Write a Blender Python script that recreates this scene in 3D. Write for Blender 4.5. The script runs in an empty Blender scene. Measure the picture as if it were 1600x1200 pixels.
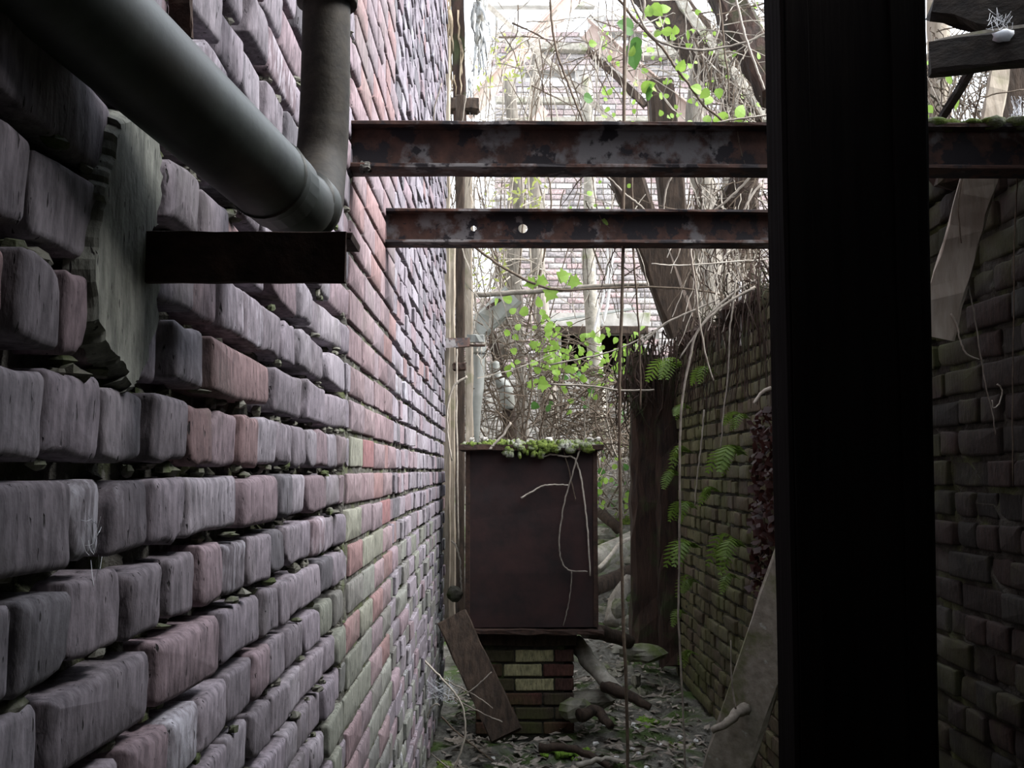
import bpy, math, random
import numpy as np
from mathutils import Vector, Euler, Matrix

random.seed(7); RNG = np.random.default_rng(7)
SC = bpy.context.scene
COL = SC.collection

# ------------------------------------------------------------------ camera, sky, exposure
F = 1650.0; CAM = Vector((0, 0, 1.35))
PITCH = math.atan(135 / F); YAW = math.atan(20 / F)
cam_d = bpy.data.cameras.new('camera'); cam = bpy.data.objects.new('camera', cam_d); COL.objects.link(cam)
cam_d.sensor_width = 36; cam_d.lens = F / 1600 * 36; cam_d.clip_start = 0.02; cam_d.clip_end = 300
cam.location = CAM; cam.rotation_euler = (math.pi / 2 + PITCH, 0, -YAW)
SC.camera = cam
RM = Euler(cam.rotation_euler).to_matrix()

world = bpy.data.worlds.new('overcast'); SC.world = world; world.use_nodes = True
bg = world.node_tree.nodes['Background']
bg.inputs[0].default_value = (0.84, 0.91, 1.0, 1); bg.inputs[1].default_value = 1.0
sun_d = bpy.data.lights.new('sun', 'SUN'); sun = bpy.data.objects.new('sun', sun_d); COL.objects.link(sun)
sun_d.energy = 3.4; sun_d.angle = math.radians(40); sun_d.color = (1.0, 0.98, 0.97)
sun.rotation_euler = Vector((-1.0, 0.15, -0.95)).to_track_quat('-Z', 'Y').to_euler()
vs = SC.view_settings; vs.view_transform = 'Standard'; vs.look = 'None'; vs.gamma = 1; vs.use_curve_mapping = False
vs.exposure = 1.9
SC.cycles.max_bounces = 6; SC.cycles.diffuse_bounces = 4; SC.cycles.transmission_bounces = 4

def ray(px, py):
    return RM @ Vector(((px - 800) / F, (600 - py) / F, -1))
def at(px, py, Y):                       # the point of a pixel's line of sight at distance Y along the alley
    d = ray(px, py); return CAM + d * (Y / d.y)
def onx(px, py, X):
    d = ray(px, py); return CAM + d * (X / d.x)
def proj(p):
    c = RM.transposed() @ (Vector(p) - CAM)
    return (800 + F * c.x / -c.z, 600 - F * c.y / -c.z, -c.z)
def sz(px, Y): return px * Y / F
def U(a, b): return random.uniform(a, b)

# ------------------------------------------------------------------ materials
class NT:
    def __init__(s, name):
        s.m = bpy.data.materials.new(name); s.m.use_nodes = True; s.t = s.m.node_tree
        s.b = s.t.nodes['Principled BSDF']; s.out = s.t.nodes['Material Output']
        s.pos = s.n('ShaderNodeNewGeometry').outputs['Position']
    def n(s, t, **k):
        x = s.t.nodes.new(t)
        for a, v in k.items(): setattr(x, a, v)
        return x
    def put(s, sock, v):
        if isinstance(v, bpy.types.NodeSocket): s.t.links.new(v, sock)
        else:
            if isinstance(v, (tuple, list)) and len(v) == 3 and sock.type == 'RGBA': v = (*v, 1)
            sock.default_value = v
    def scale(s, v):
        x = s.n('ShaderNodeVectorMath', operation='MULTIPLY'); s.put(x.inputs[0], s.pos); x.inputs[1].default_value = v; return x.outputs[0]
    def noise(s, scale=1.0, vec=None, det=4.0, rough=0.6):
        x = s.n('ShaderNodeTexNoise'); x.inputs['Scale'].default_value = scale; x.inputs['Detail'].default_value = det
        x.inputs['Roughness'].default_value = rough; s.put(x.inputs['Vector'], vec if vec is not None else s.pos); return x.outputs['Fac']
    def ramp(s, f, a, b, lo=0.0, hi=1.0):
        x = s.n('ShaderNodeMapRange'); s.put(x.inputs[0], f); x.inputs[1].default_value = a; x.inputs[2].default_value = b
        x.inputs[3].default_value = lo; x.inputs[4].default_value = hi; return x.outputs[0]
    def math(s, op, a, b):
        x = s.n('ShaderNodeMath', operation=op); s.put(x.inputs[0], a); s.put(x.inputs[1], b); return x.outputs[0]
    def mix(s, f, a, b, mode='MIX'):
        x = s.n('ShaderNodeMix', data_type='RGBA', blend_type=mode); s.put(x.inputs[0], f); s.put(x.inputs[6], a); s.put(x.inputs[7], b); return x.outputs[2]
    def bump(s, h, st=0.5, d=0.004):
        x = s.n('ShaderNodeBump'); x.inputs['Strength'].default_value = st; x.inputs['Distance'].default_value = d
        s.put(x.inputs['Height'], h); s.put(s.b.inputs['Normal'], x.outputs[0])
    def fin(s, col, rough=0.85, spec=0.3, metal=0.0):
        s.put(s.b.inputs['Base Color'], col); s.put(s.b.inputs['Roughness'], rough)
        s.b.inputs['Specular IOR Level'].default_value = spec; s.b.inputs['Metallic'].default_value = metal; return s.m

def m_brick(name, moss=0.0, vert=True):
    t = NT(name)
    a = t.n('ShaderNodeAttribute', attribute_name='tint'); col, alpha = a.outputs['Color'], a.outputs['Alpha']
    st = t.scale((90, 90, 26)) if vert else t.scale((40, 40, 40))
    n1 = t.noise(1.0, st, 5); n2 = t.noise(55, None, 3); n3 = t.noise(7, None, 4)
    c = t.mix(1.0, col, t.mix(t.ramp(n1, .3, .7), (0.5, 0.5, 0.52), (1.4, 1.39, 1.42)), 'MULTIPLY')
    wn = t.math('ADD', t.math('MULTIPLY', n1, 0.55), t.math('MULTIPLY', n3, 0.65))
    w = t.ramp(t.math('ADD', wn, alpha), 1.05, 1.35)
    c = t.mix(w, c, (0.47, 0.475, 0.53))
    pit = t.noise(1.0, t.scale((170, 170, 42)) if vert else t.scale((120, 120, 120)), 2)
    pf = t.ramp(pit, 0.66, 0.72)
    c = t.mix(pf, c, (0.03, 0.027, 0.028))
    dirt = t.ramp(t.noise(3.2, None, 5), 0.56, 0.74, 0, 0.6)
    c = t.mix(dirt, c, (0.10, 0.095, 0.085))
    if moss:
        g = t.ramp(t.noise(2.3, None, 6), 0.62 - moss * 0.3, 0.85 - moss * 0.3, 0, 0.8)
        c = t.mix(g, c, (0.055, 0.062, 0.018))
    h = t.math('SUBTRACT', t.math('ADD', t.math('MULTIPLY', n1, 0.7), t.math('MULTIPLY', n2, 0.5)), pf)
    t.bump(h, 0.7, 0.004)
    return t.fin(c, 0.9, 0.2)

def m_two(name, c1, c2, scale=20, c3=None, t3=(0.55, 0.65), sc3=6, stretch=None, rough=0.85, bump=0.5, bd=0.004, spec=0.25, metal=0.0, c4=None, t4=(0.6, 0.7), sc4=3):
    t = NT(name)
    v = t.scale(stretch) if stretch else None
    n1 = t.noise(1.0 if stretch else scale, v, 6)
    c = t.mix(t.ramp(n1, 0.3, 0.7), c1, c2)
    if c3 is not None: c = t.mix(t.ramp(t.noise(sc3, None, 6), *t3), c, c3)
    if c4 is not None: c = t.mix(t.ramp(t.noise(sc4, None, 6), *t4), c, c4)
    t.bump(n1, bump, bd)
    return t.fin(c, rough, spec, metal)

def m_leaf(name, c1, c2):
    t = NT(name)
    c = t.mix(t.noise(9, None, 3), c1, c2)
    t.fin(c, 0.5, 0.3)
    tr = t.n('ShaderNodeBsdfTranslucent'); t.put(tr.inputs[0], c)
    mx = t.n('ShaderNodeMixShader'); mx.inputs[0].default_value = 0.45
    t.t.links.new(t.b.outputs[0], mx.inputs[1]); t.t.links.new(tr.outputs[0], mx.inputs[2]); t.t.links.new(mx.outputs[0], t.out.inputs[0])
    return t.m

M = {}
M['brick'] = m_brick('old_brick')
M['brick_moss'] = m_brick('mossy_brick', 0.55)
M['brick_far'] = m_brick('weathered_far_brick', 0.0, False)
M['mortar'] = m_two('crumbling_mortar', (0.035, 0.033, 0.028), (0.12, 0.115, 0.10), 45, (0.085, 0.10, 0.04), (0.5, 0.66), 9, bump=1.0, bd=0.012, c4=(0.30, 0.29, 0.27), t4=(0.6, 0.72), sc4=30)
M['mortar_crumb'] = m_two('mortar_crumb', (0.06, 0.058, 0.045), (0.17, 0.165, 0.14), 60, (0.06, 0.075, 0.03), (0.5, 0.62), 14, bump=0.8)
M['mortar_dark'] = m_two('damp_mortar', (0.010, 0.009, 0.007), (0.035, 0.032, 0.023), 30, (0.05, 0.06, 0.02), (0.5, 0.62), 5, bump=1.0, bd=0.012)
M['mortar_far'] = m_two('pale_mortar', (0.22, 0.2, 0.18), (0.42, 0.4, 0.37), 14, bump=0.6)
M['smear'] = m_two('smeared_mortar', (0.16, 0.16, 0.135), (0.27, 0.265, 0.235), 16, (0.11, 0.13, 0.075), (0.55, 0.68), 10, bump=0.7, bd=0.006, c4=(0.03, 0.03, 0.03), t4=(0.68, 0.72), sc4=40)
M['rust'] = m_two('rusted_beam_steel', (0.022, 0.012, 0.010), (0.075, 0.034, 0.023), 26, (0.125, 0.115, 0.115), (0.52, 0.60), 9, rough=0.75, bump=0.5, spec=0.3, c4=(0.013, 0.010, 0.012), t4=(0.52, 0.56), sc4=15)
M['rust_dark'] = m_two('dark_rusty_iron', (0.018, 0.012, 0.010), (0.06, 0.032, 0.022), 40, rough=0.8, bump=0.6)
M['rust_box'] = m_two('rusted_cabinet_steel', (0.012, 0.007, 0.007), (0.034, 0.0145, 0.013), 9, (0.022, 0.016, 0.017), (0.5, 0.7), 3, rough=0.7, bump=0.35, spec=0.3)
M['pipe'] = m_two('mossy_cast_iron', (0.014, 0.017, 0.0145), (0.04, 0.047, 0.04), 30, (0.022, 0.02, 0.014), (0.5, 0.7), 6, rough=0.5, bump=0.25, bd=0.002, spec=0.55)
M['pipe_up'] = m_two('brown_cast_iron', (0.016, 0.013, 0.010), (0.045, 0.037, 0.027), 60, rough=0.7, bump=0.5, bd=0.002, spec=0.3)
M['post'] = m_two('sooty_timber', (0.003, 0.0022, 0.0022), (0.007, 0.0055, 0.005), 1, stretch=(60, 60, 3), rough=0.95, bump=0.4, spec=0.04)
M['wood'] = m_two('weathered_timber', (0.17, 0.135, 0.10), (0.34, 0.29, 0.23), 1, stretch=(50, 14, 8), rough=0.85, bump=0.7, c3=(0.13, 0.13, 0.06), t3=(0.55, 0.75))
M['wood_pale'] = m_two('pale_grey_timber', (0.22, 0.18, 0.14), (0.42, 0.37, 0.31), 1, stretch=(50, 14, 8), rough=0.7, bump=0.7)
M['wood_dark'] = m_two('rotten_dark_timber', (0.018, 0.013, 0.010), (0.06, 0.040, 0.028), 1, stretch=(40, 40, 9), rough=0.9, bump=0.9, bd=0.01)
M['wood_black'] = m_two('blackened_timber', (0.006, 0.005, 0.004), (0.022, 0.017, 0.013), 1, stretch=(12, 50, 50), rough=0.9, bump=0.9, bd=0.008)
M['wood_red'] = m_two('red_rotten_timber', (0.013, 0.0085, 0.007), (0.048, 0.026, 0.018), 1, stretch=(30, 30, 5), rough=0.9, bump=1.0, bd=0.012, c3=(0.03, 0.035, 0.014), t3=(0.52, 0.66))
M['wood_moss'] = m_two('lichened_timber', (0.18, 0.165, 0.135), (0.36, 0.33, 0.28), 28, (0.12, 0.135, 0.05), (0.55, 0.68), 5, bump=0.8, c4=(0.42, 0.43, 0.40), t4=(0.64, 0.70), sc4=22)
M['bark'] = m_two('grey_bark', (0.10, 0.085, 0.07), (0.28, 0.25, 0.21), 1, stretch=(22, 22, 5), bump=1.0, bd=0.02)
M['moss'] = m_two('green_moss', (0.045, 0.07, 0.012), (0.14, 0.185, 0.03), 30, (0.24, 0.24, 0.20), (0.52, 0.62), 9, bump=1.0, bd=0.02)
M['moss_bright'] = m_two('bright_moss', (0.07, 0.14, 0.015), (0.19, 0.32, 0.035), 40, bump=1.0, bd=0.02)
M['ground'] = m_two('leafy_soil', (0.055, 0.050, 0.040), (0.19, 0.18, 0.155), 28, (0.055, 0.085, 0.022), (0.48, 0.58), 3.5, bump=1.0, bd=0.03, c4=(0.24, 0.22, 0.19), t4=(0.60, 0.70), sc4=18)
M['litter'] = m_two('dead_leaves', (0.09, 0.075, 0.058), (0.38, 0.33, 0.28), 13, bump=0.4)
M['stem'] = m_two('brown_stem', (0.055, 0.040, 0.028), (0.14, 0.105, 0.075), 40, bump=0.4)
M['stem_pale'] = m_two('pale_dead_stem', (0.26, 0.22, 0.18), (0.50, 0.45, 0.38), 30, bump=0.4)
M['stem_grey'] = m_two('grey_twig', (0.13, 0.11, 0.09), (0.30, 0.265, 0.22), 30, bump=0.4)
M['strip'] = m_two('white_strip', (0.6, 0.58, 0.56), (0.75, 0.73, 0.72), 20, bump=0.2)
M['web'] = m_two('dusty_web', (0.42, 0.44, 0.47), (0.62, 0.63, 0.66), 30, bump=0.3)
M['plaster'] = m_two('white_plaster', (0.55, 0.54, 0.52), (0.78, 0.77, 0.75), 30, bump=0.6)
M['stone'] = m_two('mossy_stone', (0.10, 0.095, 0.075), (0.24, 0.225, 0.18), 18, (0.08, 0.10, 0.03), (0.5, 0.65), 5, bump=0.9, bd=0.01)
M['concrete'] = m_two('pale_concrete', (0.30, 0.28, 0.25), (0.50, 0.47, 0.43), 9, (0.17, 0.18, 0.10), (0.55, 0.75), 4, bump=0.6)
M['duct'] = m_two('dull_zinc', (0.17, 0.175, 0.155), (0.30, 0.305, 0.285), 10, (0.12, 0.10, 0.06), (0.55, 0.75), 5, rough=0.55, bump=0.3, spec=0.4)
M['cloth'] = m_two('tattered_felt', (0.20, 0.19, 0.17), (0.52, 0.53, 0.53), 1, stretch=(26, 26, 5), bump=1.0, bd=0.02, c3=(0.10, 0.09, 0.07), t3=(0.54, 0.66), sc3=9)
M['cloth_tan'] = m_two('tan_felt', (0.18, 0.13, 0.08), (0.42, 0.34, 0.24), 1, stretch=(24, 24, 5), bump=1.0, bd=0.02, c3=(0.08, 0.06, 0.045), t3=(0.56, 0.66), sc3=8)
M['steel_red'] = m_two('faded_red_steel', (0.30, 0.22, 0.185), (0.44, 0.345, 0.30), 10, (0.24, 0.14, 0.09), (0.55, 0.7), 6, bump=0.3)
M['leaf'] = m_leaf('spring_leaf', (0.17, 0.31, 0.04), (0.32, 0.47, 0.10))
M['leaf_deep'] = m_leaf('deep_green_leaf', (0.05, 0.14, 0.025), (0.10, 0.22, 0.05))
M['fern'] = m_leaf('fern_green', (0.08, 0.14, 0.02), (0.17, 0.25, 0.045))
M['ivy_red'] = m_leaf('dead_red_ivy', (0.025, 0.009, 0.008), (0.06, 0.022, 0.018))
M['foliage'] = m_leaf('pale_foliage', (0.20, 0.24, 0.05), (0.40, 0.42, 0.14))

# ------------------------------------------------------------------ object helpers
WL = {}
def tag(o, label=None, cat=None, group=None, kind=None):
    if label: o['label'] = label
    if cat: o['category'] = cat
    if group: o['group'] = group
    if kind: o['kind'] = kind
    return o
def link(name, me, loc, parent):
    o = bpy.data.objects.new(name, me); COL.objects.link(o)
    pl = WL[parent.name] if parent else Vector((0, 0, 0))
    if parent: o.parent = parent
    o.location = Vector(loc) - pl; WL[o.name] = Vector(loc)
    return o
def thing(name, label, cat, loc, group=None):
    return tag(link(name, None, loc, None), label, cat, group)
def part(name, V, Fc, mat, parent=None, smooth=False, tint=None, label=None, kind=None):
    V = np.asarray(V, float); c = (V.min(0) + V.max(0)) / 2
    me = bpy.data.meshes.new(name)
    me.from_pydata((V - c).tolist(), [], Fc)
    if tint is not None:
        at_ = me.attributes.new('tint', 'FLOAT_COLOR', 'POINT')
        tt = np.asarray(tint, np.float32)
        if tt.ndim == 1: tt = np.tile(tt, (len(V), 1))
        at_.data.foreach_set('color', tt.ravel())
    if smooth: me.polygons.foreach_set('use_smooth', [True] * len(me.polygons))
    me.materials.append(M[mat]); me.update()
    o = link(name, me, Vector(c), parent)
    if label: o['label'] = label
    if kind: o['kind'] = kind
    return o

class MB:
    def __init__(s): s.v = []; s.f = []
    def add(s, V, Fc):
        b = len(s.v); s.v.extend([tuple(x) for x in V]); s.f.extend([tuple(i + b for i in f) for f in Fc]); return s
    def tube(s, P, r0, r1=None, n=5, seg=5, jit=0.0, smooth=True):
        V, Fc = tube(P, r0, r1, n, seg, jit, smooth); return s.add(V, Fc)
    def bar(s, p0, p1, w, t, side=(1, 0, 0), n=1, jit=0.0, ch=0.12):
        V, Fc = bar(p0, p1, w, t, side, n, jit, ch); return s.add(V, Fc)
    def build(s, name, mat, parent=None, smooth=False, **k): return part(name, s.v, s.f, mat, parent, smooth, **k)

def spline(P, seg):
    P = [Vector(p) for p in P]
    if len(P) < 3: return [P[0].lerp(P[-1], i / seg) for i in range(seg + 1)]
    out = []; Q = [P[0] * 2 - P[1]] + P + [P[-1] * 2 - P[-2]]
    for i in range(1, len(Q) - 2):
        a, b, c, d = Q[i - 1:i + 3]
        for j in range(seg):
            t = j / seg
            out.append(0.5 * ((2 * b) + (c - a) * t + (2 * a - 5 * b + 4 * c - d) * t * t + (3 * b - a - 3 * c + d) * t ** 3))
    return out + [P[-1]]
def tube(P, r0, r1=None, n=5, seg=5, jit=0.0, smooth=True):
    r1 = r0 if r1 is None else r1
    C = spline(P, seg) if smooth else [Vector(p) for p in P]
    V = []; Fc = []; m = len(C)
    ref = None
    for i, c in enumerate(C):
        d = (C[min(i + 1, m - 1)] - C[max(i - 1, 0)]).normalized()
        if ref is None: ref = d.orthogonal().normalized()
        ref = (ref - d * ref.dot(d)); ref = ref.normalized() if ref.length > 1e-6 else d.orthogonal().normalized()
        bi = d.cross(ref); r = r0 + (r1 - r0) * i / max(1, m - 1)
        cc = c + Vector((U(-1, 1), U(-1, 1), U(-1, 1))) * jit if 0 < i < m - 1 else c
        for k in range(n):
            a = 2 * math.pi * k / n; rr = r * (1 + U(-jit, jit) / max(r, 1e-4) * 0.3)
            V.append(cc + (ref * math.cos(a) + bi * math.sin(a)) * rr)
    for i in range(m - 1):
        for k in range(n):
            k2 = (k + 1) % n; Fc.append((i * n + k, i * n + k2, (i + 1) * n + k2, (i + 1) * n + k))
    Fc.append(tuple(range(n))[::-1]); Fc.append(tuple((m - 1) * n + k for k in range(n)))
    return V, Fc
def bar(p0, p1, w, t, side=(1, 0, 0), n=1, jit=0.0, ch=0.12):
    p0, p1 = Vector(p0), Vector(p1); d = (p1 - p0).normalized()
    s = Vector(side); s = (s - d * s.dot(d)).normalized(); u = d.cross(s)
    c = min(w, t) * ch
    prof = [(-w / 2 + c, -t / 2), (w / 2 - c, -t / 2), (w / 2, -t / 2 + c), (w / 2, t / 2 - c), (w / 2 - c, t / 2), (-w / 2 + c, t / 2), (-w / 2, t / 2 - c), (-w / 2, -t / 2 + c)]
    V = []; Fc = []
    for i in range(n + 1):
        q = p0.lerp(p1, i / n)
        for a, b in prof:
            e = d * (U(-1, 1) * jit * 2.0 if i in (0, n) else 0)
            V.append(q + s * (a + U(-jit, jit)) + u * (b + U(-jit, jit)) + e)
    for i in range(n):
        for k in range(8):
            k2 = (k + 1) % 8; Fc.append((i * 8 + k, i * 8 + k2, (i + 1) * 8 + k2, (i + 1) * 8 + k))
    Fc.append(tuple(range(8))[::-1]); Fc.append(tuple(n * 8 + k for k in range(8)))
    return V, Fc
def lump(c, rx, ry, rz, n=8, m=5, jit=0.15):
    V = [Vector(c) + Vector((0, 0, -rz))]; Fc = []
    for j in range(1, m):
        th = -math.pi / 2 + math.pi * j / m
        for k in range(n):
            a = 2 * math.pi * k / n; g = 1 + U(-jit, jit)
            V.append(Vector(c) + Vector((rx * math.cos(th) * math.cos(a) * g, ry * math.cos(th) * math.sin(a) * g, rz * math.sin(th) * g)))
    V.append(Vector(c) + Vector((0, 0, rz * (1 + U(-jit, jit)))))
    for k in range(n): Fc.append((0, 1 + (k + 1) % n, 1 + k))
    for j in range(m - 2):
        for k in range(n):
            a = 1 + j * n; Fc.append((a + k, a + (k + 1) % n, a + n + (k + 1) % n, a + n + k))
    a = 1 + (m - 2) * n
    for k in range(n): Fc.append((a + k, a + (k + 1) % n, len(V) - 1))
    return V, Fc

# ------------------------------------------------------------------ masonry
def brick_shape(L, H, D, N, jit, rnd, bulge, tilt=0.0):
    """A worn brick: outline in (u, v) with rounded broken corners, face towards +w, tail at -D."""
    per = []
    n4 = max(2, N // 4); r = rnd
    for (sx, sy, ax) in ((1, 1, 0), (-1, 1, 1), (-1, -1, 2), (1, -1, 3)):
        rr = r * U(0.5, 1.6); cx, cy = sx * (L / 2 - rr), sy * (H / 2 - rr)
        for k in range(n4):
            a = math.pi / 2 * (ax + k / (n4 - 1 if n4 > 1 else 1)); per.append((cx + rr * math.cos(a), cy + rr * math.sin(a)))
    # extra points halfway along each side
    P = []; m = len(per)
    for i in range(m):
        P.append(per[i])
        if (i + 1) % n4 == 0 and N >= 12:
            q = per[(i + 1) % m]
            for fr in (0.33, 0.66): P.append((per[i][0] * (1 - fr) + q[0] * fr, per[i][1] * (1 - fr) + q[1] * fr))
    ph = [(U(0, 6.28), U(.4, 1)) for _ in range(4)]
    def wob(x, y, o):
        a = math.atan2(y / H, x / L); return jit * sum(w * math.sin((k + 2) * a + p + o) for k, (p, w) in enumerate(ph)) * .55
    P = [(x + wob(x, y, 0), y + wob(x, y, 2.1)) for x, y in P]
    chip = random.random() < .45 and jit > .0015
    if chip:                                            # one broken corner
        sx, sy = random.choice((-1, 1)), random.choice((-1, 1)); ca, cb = U(.008, .022), U(.006, .018)
        def cut(x, y):
            u, v = L / 2 - sx * x, H / 2 - sy * y
            e = 1 - u / ca - v / cb
            return (x - sx * max(0, e) * ca * .6, y - sy * max(0, e) * cb * .6) if e > 0 else (x, y)
        P = [cut(x, y) for x, y in P]
    n = len(P); V = []; Fc = []
    tx, ty = U(-tilt, tilt), U(-tilt, tilt)
    for x, y in P: V.append((x, y, -D))
    for x, y in P: V.append((x, y, -rnd * 0.55 + tx * x + ty * y))
    for x, y in P: V.append((x * (1 - 1.0 * rnd / L), y * (1 - 0.9 * rnd / H), tx * x + ty * y))
    big = N >= 12
    if big:
        for x, y in P: V.append((x * max(.5, 1 - 2.6 * rnd / L), y * max(.5, 1 - 2.4 * rnd / H), bulge + tx * x + ty * y + U(-jit, jit) * 0.06))
    V.append((U(-.1, .1) * L, U(-.1, .1) * H, bulge))
    e = 3 * n if big else 2 * n
    for k in range(n):
        k2 = (k + 1) % n
        Fc += [(k, k2, n + k2, n + k), (n + k, n + k2, 2 * n + k2, 2 * n + k)]
        if big: Fc.append((2 * n + k, 2 * n + k2, 3 * n + k2, 3 * n + k))
        Fc.append((e + k, e + k2, e + n))
    return np.array(V), Fc

def lay_bricks(wall, specs, frame, mat, n_single, skip=None, near_n=16):
    """specs: (u, v, L, H, out, tint, jit, rnd); frame(u, v, w) -> world. The bricks that show largest are parts, the rest one part of kind stuff."""
    rank = []
    for i, s in enumerate(specs):
        u, v, L, H = s[:4]; ok = True; xs = []; ys = []
        for du, dv in ((-1, -1), (1, -1), (1, 1), (-1, 1)):
            p = frame(u + du * L / 2, v + dv * H / 2, 0); q = proj(p)
            if q[2] < 0.2: ok = False
            xs.append(min(1600, max(0, q[0]))); ys.append(min(1200, max(0, q[1])))
        a = (max(xs) - min(xs)) * (max(ys) - min(ys)) if ok else 0
        if a and skip and skip((max(xs) + min(xs)) / 2, (max(ys) + min(ys)) / 2): a = 0
        rank.append((a, i))
    rank.sort(reverse=True)
    single = {i for a, i in rank[:n_single] if a > 0}
    bigs = {i for a, i in rank[:110]}
    mv = []; mf = []; mt = []
    for i, (u, v, L, H, out, tint, jit, rnd) in enumerate(specs):
        N = (20 if i in bigs else 12) if i in single and near_n > 8 else 8
        V, Fc = brick_shape(L, H, 0.09, N, jit, rnd, U(0.0005, 0.003), 0.04 if jit > 0.001 else 0.01)
        W = [frame(u + a, v + b, out + c) for a, b, c in V]
        if i in single:
            part('brick', W, Fc, mat, wall, True, tint=tint)
        else:
            b = len(mv); mv.extend(W); mf.extend([tuple(k + b for k in f) for f in Fc]); mt.extend([tint] * len(W))
    if mv: part('brickwork', mv, mf, mat, wall, tint=mt, kind='stuff')

def grid_face(nu, nv, fn):
    V = [fn(i / nu, j / nv) for j in range(nv + 1) for i in range(nu + 1)]
    Fc = [(j * (nu + 1) + i, j * (nu + 1) + i + 1, (j + 1) * (nu + 1) + i + 1, (j + 1) * (nu + 1) + i) for j in range(nv) for i in range(nu)]
    return V, Fc

P = 0.0756; D = 0.31; Z0 = 1.35
XL = -D; XR = 1.15
# ---- left wall: traced courses near the camera, then on by chance
wl = link('wall_left', None, (XL, 3, 0), None); wl['kind'] = 'structure'
TR = {
 -4: [(-60, 0), (2, 184)],
 -3: [(-40, 54), (64, 162), (172, 238), (242, 309), (312, 345), (348, 381), (383, 413), (415, 442), (444, 463), (466, 486), (488, 508), (510, 541)],
 -2: [(-50, 20), (26, 98), (104, 142), (150, 192), (200, 268), (274, 320), (326, 429), (431, 476), (478, 510), (512, 540)],
 -1: [(-70, 72), (79, 165), (169, 229), (245, 294), (298, 336), (339, 375), (377, 407), (409, 435), (436, 458), (460, 478), (480, 496), (499, 514), (516, 528), (530, 541)],
 0: [(-90, 116), (118, 165), (176, 234), (247, 293), (295, 376), (377, 438), (440, 459), (460, 482), (484, 513), (514, 534)],
 1: [(-60, 14), (25, 114), (118, 195), (208, 262), (272, 314), (316, 352), (354, 386), (392, 424), (426, 450), (452, 471), (472, 489), (491, 508), (510, 523), (525, 540)],
 2: [(-60, 66), (86, 240), (250, 337), (354, 413), (415, 437), (439, 452), (455, 472), (474, 500), (502, 520), (522, 538)],
 3: [(60, 190), (198, 257), (262, 308), (312, 354), (358, 398), (399, 424), (426, 449), (452, 475), (478, 500), (503, 520), (522, 538)],
}
SHADES = [(0.205, 0.180, 0.202), (0.225, 0.197, 0.218), (0.185, 0.163, 0.18), (0.205, 0.158, 0.172), (0.24, 0.218, 0.238), (0.175, 0.155, 0.17)]
def left_y(px, k):
    py = 735 + (k + .5) * P / D * (780 - px); return onx(px, py, XL).y
def left_tint(y, k):
    r = random.random()
    c = random.choice(SHADES); a = U(-0.22, 0.14)
    if r < 0.22: a = U(0.18, 0.5)
    elif r < 0.29: c = (0.12, 0.112, 0.122)
    elif r < 0.32: c = (0.205, 0.14, 0.14)
    if 2.16 < y < 3.0:
        c = random.choice([(0.215, 0.158, 0.165), (0.225, 0.17, 0.175), (0.20, 0.16, 0.17), (0.23, 0.15, 0.145)]); a = U(-0.25, 0.05)
        if k > -2 and random.random() < (0.4 if k < 5 else .15): c = random.choice([(0.235, 0.125, 0.125), (0.22, 0.14, 0.135), (0.225, 0.225, 0.18)])
    if k > 2 and y > 1.9 and random.random() < 0.45: c = random.choice([(0.17, 0.175, 0.145), (0.165, 0.16, 0.145), (0.185, 0.188, 0.165), (0.15, 0.15, 0.14)])
    f = U(0.74, 0.96)
    return (c[0] * f, c[1] * f, c[2] * f, a)
specs = []
YEND = 6.12
for k in range(-44, 17):
    v = Z0 - (k + .5) * P; y = None
    for a, b in TR.get(k, []):
        y0, y1 = left_y(a, k), left_y(b, k)
        specs.append((( y0 + y1) / 2, v + U(-.002, .002), max(0.03, y1 - y0 - .003), U(0.0575, 0.0622), (U(-0.006, 0.001) if not (k in (-2, -3) and 145 < a < 230) else -.014), left_tint((y0 + y1) / 2, k), 0.0024, 0.0055)); y = y1
    y_in = left_y(TR[k][0][0], k) - .01 if k in TR else 0.36
    y = -0.15 + U(0, .1)
    while y < y_in - .04:                               # on past the camera
        L = min(0.102 if random.random() < .7 else 0.215, y_in - y)
        specs.append((y + L / 2, v, L, 0.059, U(-.006, .002), left_tint(y, k), 0.0024, 0.0055)); y += L + .011
    if k in TR: y = left_y(TR[k][-1][1], k)
    else: y = y_in
    y += 0.010
    if k == -4: y = left_y(184, k) + 0.01
    while y < YEND:
        flush = 2.16 < y < 2.98
        L = (0.215 if random.random() < (0.85 if flush else 0.22) else 0.102) * U(0.94, 1.04)
        if y < 2.16 < y + L: L = max(0.05, 2.16 - y)
        L = min(L, YEND - y)
        if L < 0.035: break
        near = y < 2.16
        specs.append((y + L / 2, v + U(-.002, .002), L, U(0.057, 0.062) if near else (U(0.062, 0.066) if flush else U(0.058, 0.064)),
                      U(-0.009, 0.004) if not flush else U(-0.002, 0.002), left_tint(y, k), 0.0024 if near else (0.0008 if flush else 0.0016), 0.0055 if near else (0.003 if flush else 0.005)))
        y += L + (U(0.008, 0.015) if not flush else U(0.006, 0.009))
lay_bricks(wl, specs, lambda u, v, w: (XL + w, u, v), 'brick', 300)
def mortar_depth(y):
    if 2.14 < y < 3.02: return 0.006
    return 0.05 if y < 2.14 else 0.02
def jn(): return U(-1, 1)
ny0 = 150
V, Fc = grid_face(230, 330, lambda a, b: (XL - mortar_depth(-0.15 + 6.25 * a ** 1.5) * U(0.55, 1.35), -0.15 + 6.25 * a ** 1.5 + jn() * .002, -0.2 + 4.95 * b + jn() * .003))
part('mortar', V, [f[::-1] for f in Fc], 'mortar', wl)
MB().bar((XL - 0.22, -1.6, 2.2), (XL - 0.22, 6.1, 2.2), 0.36, 5.2, (1, 0, 0)).build('wall_core', 'mortar', wl)

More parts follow.
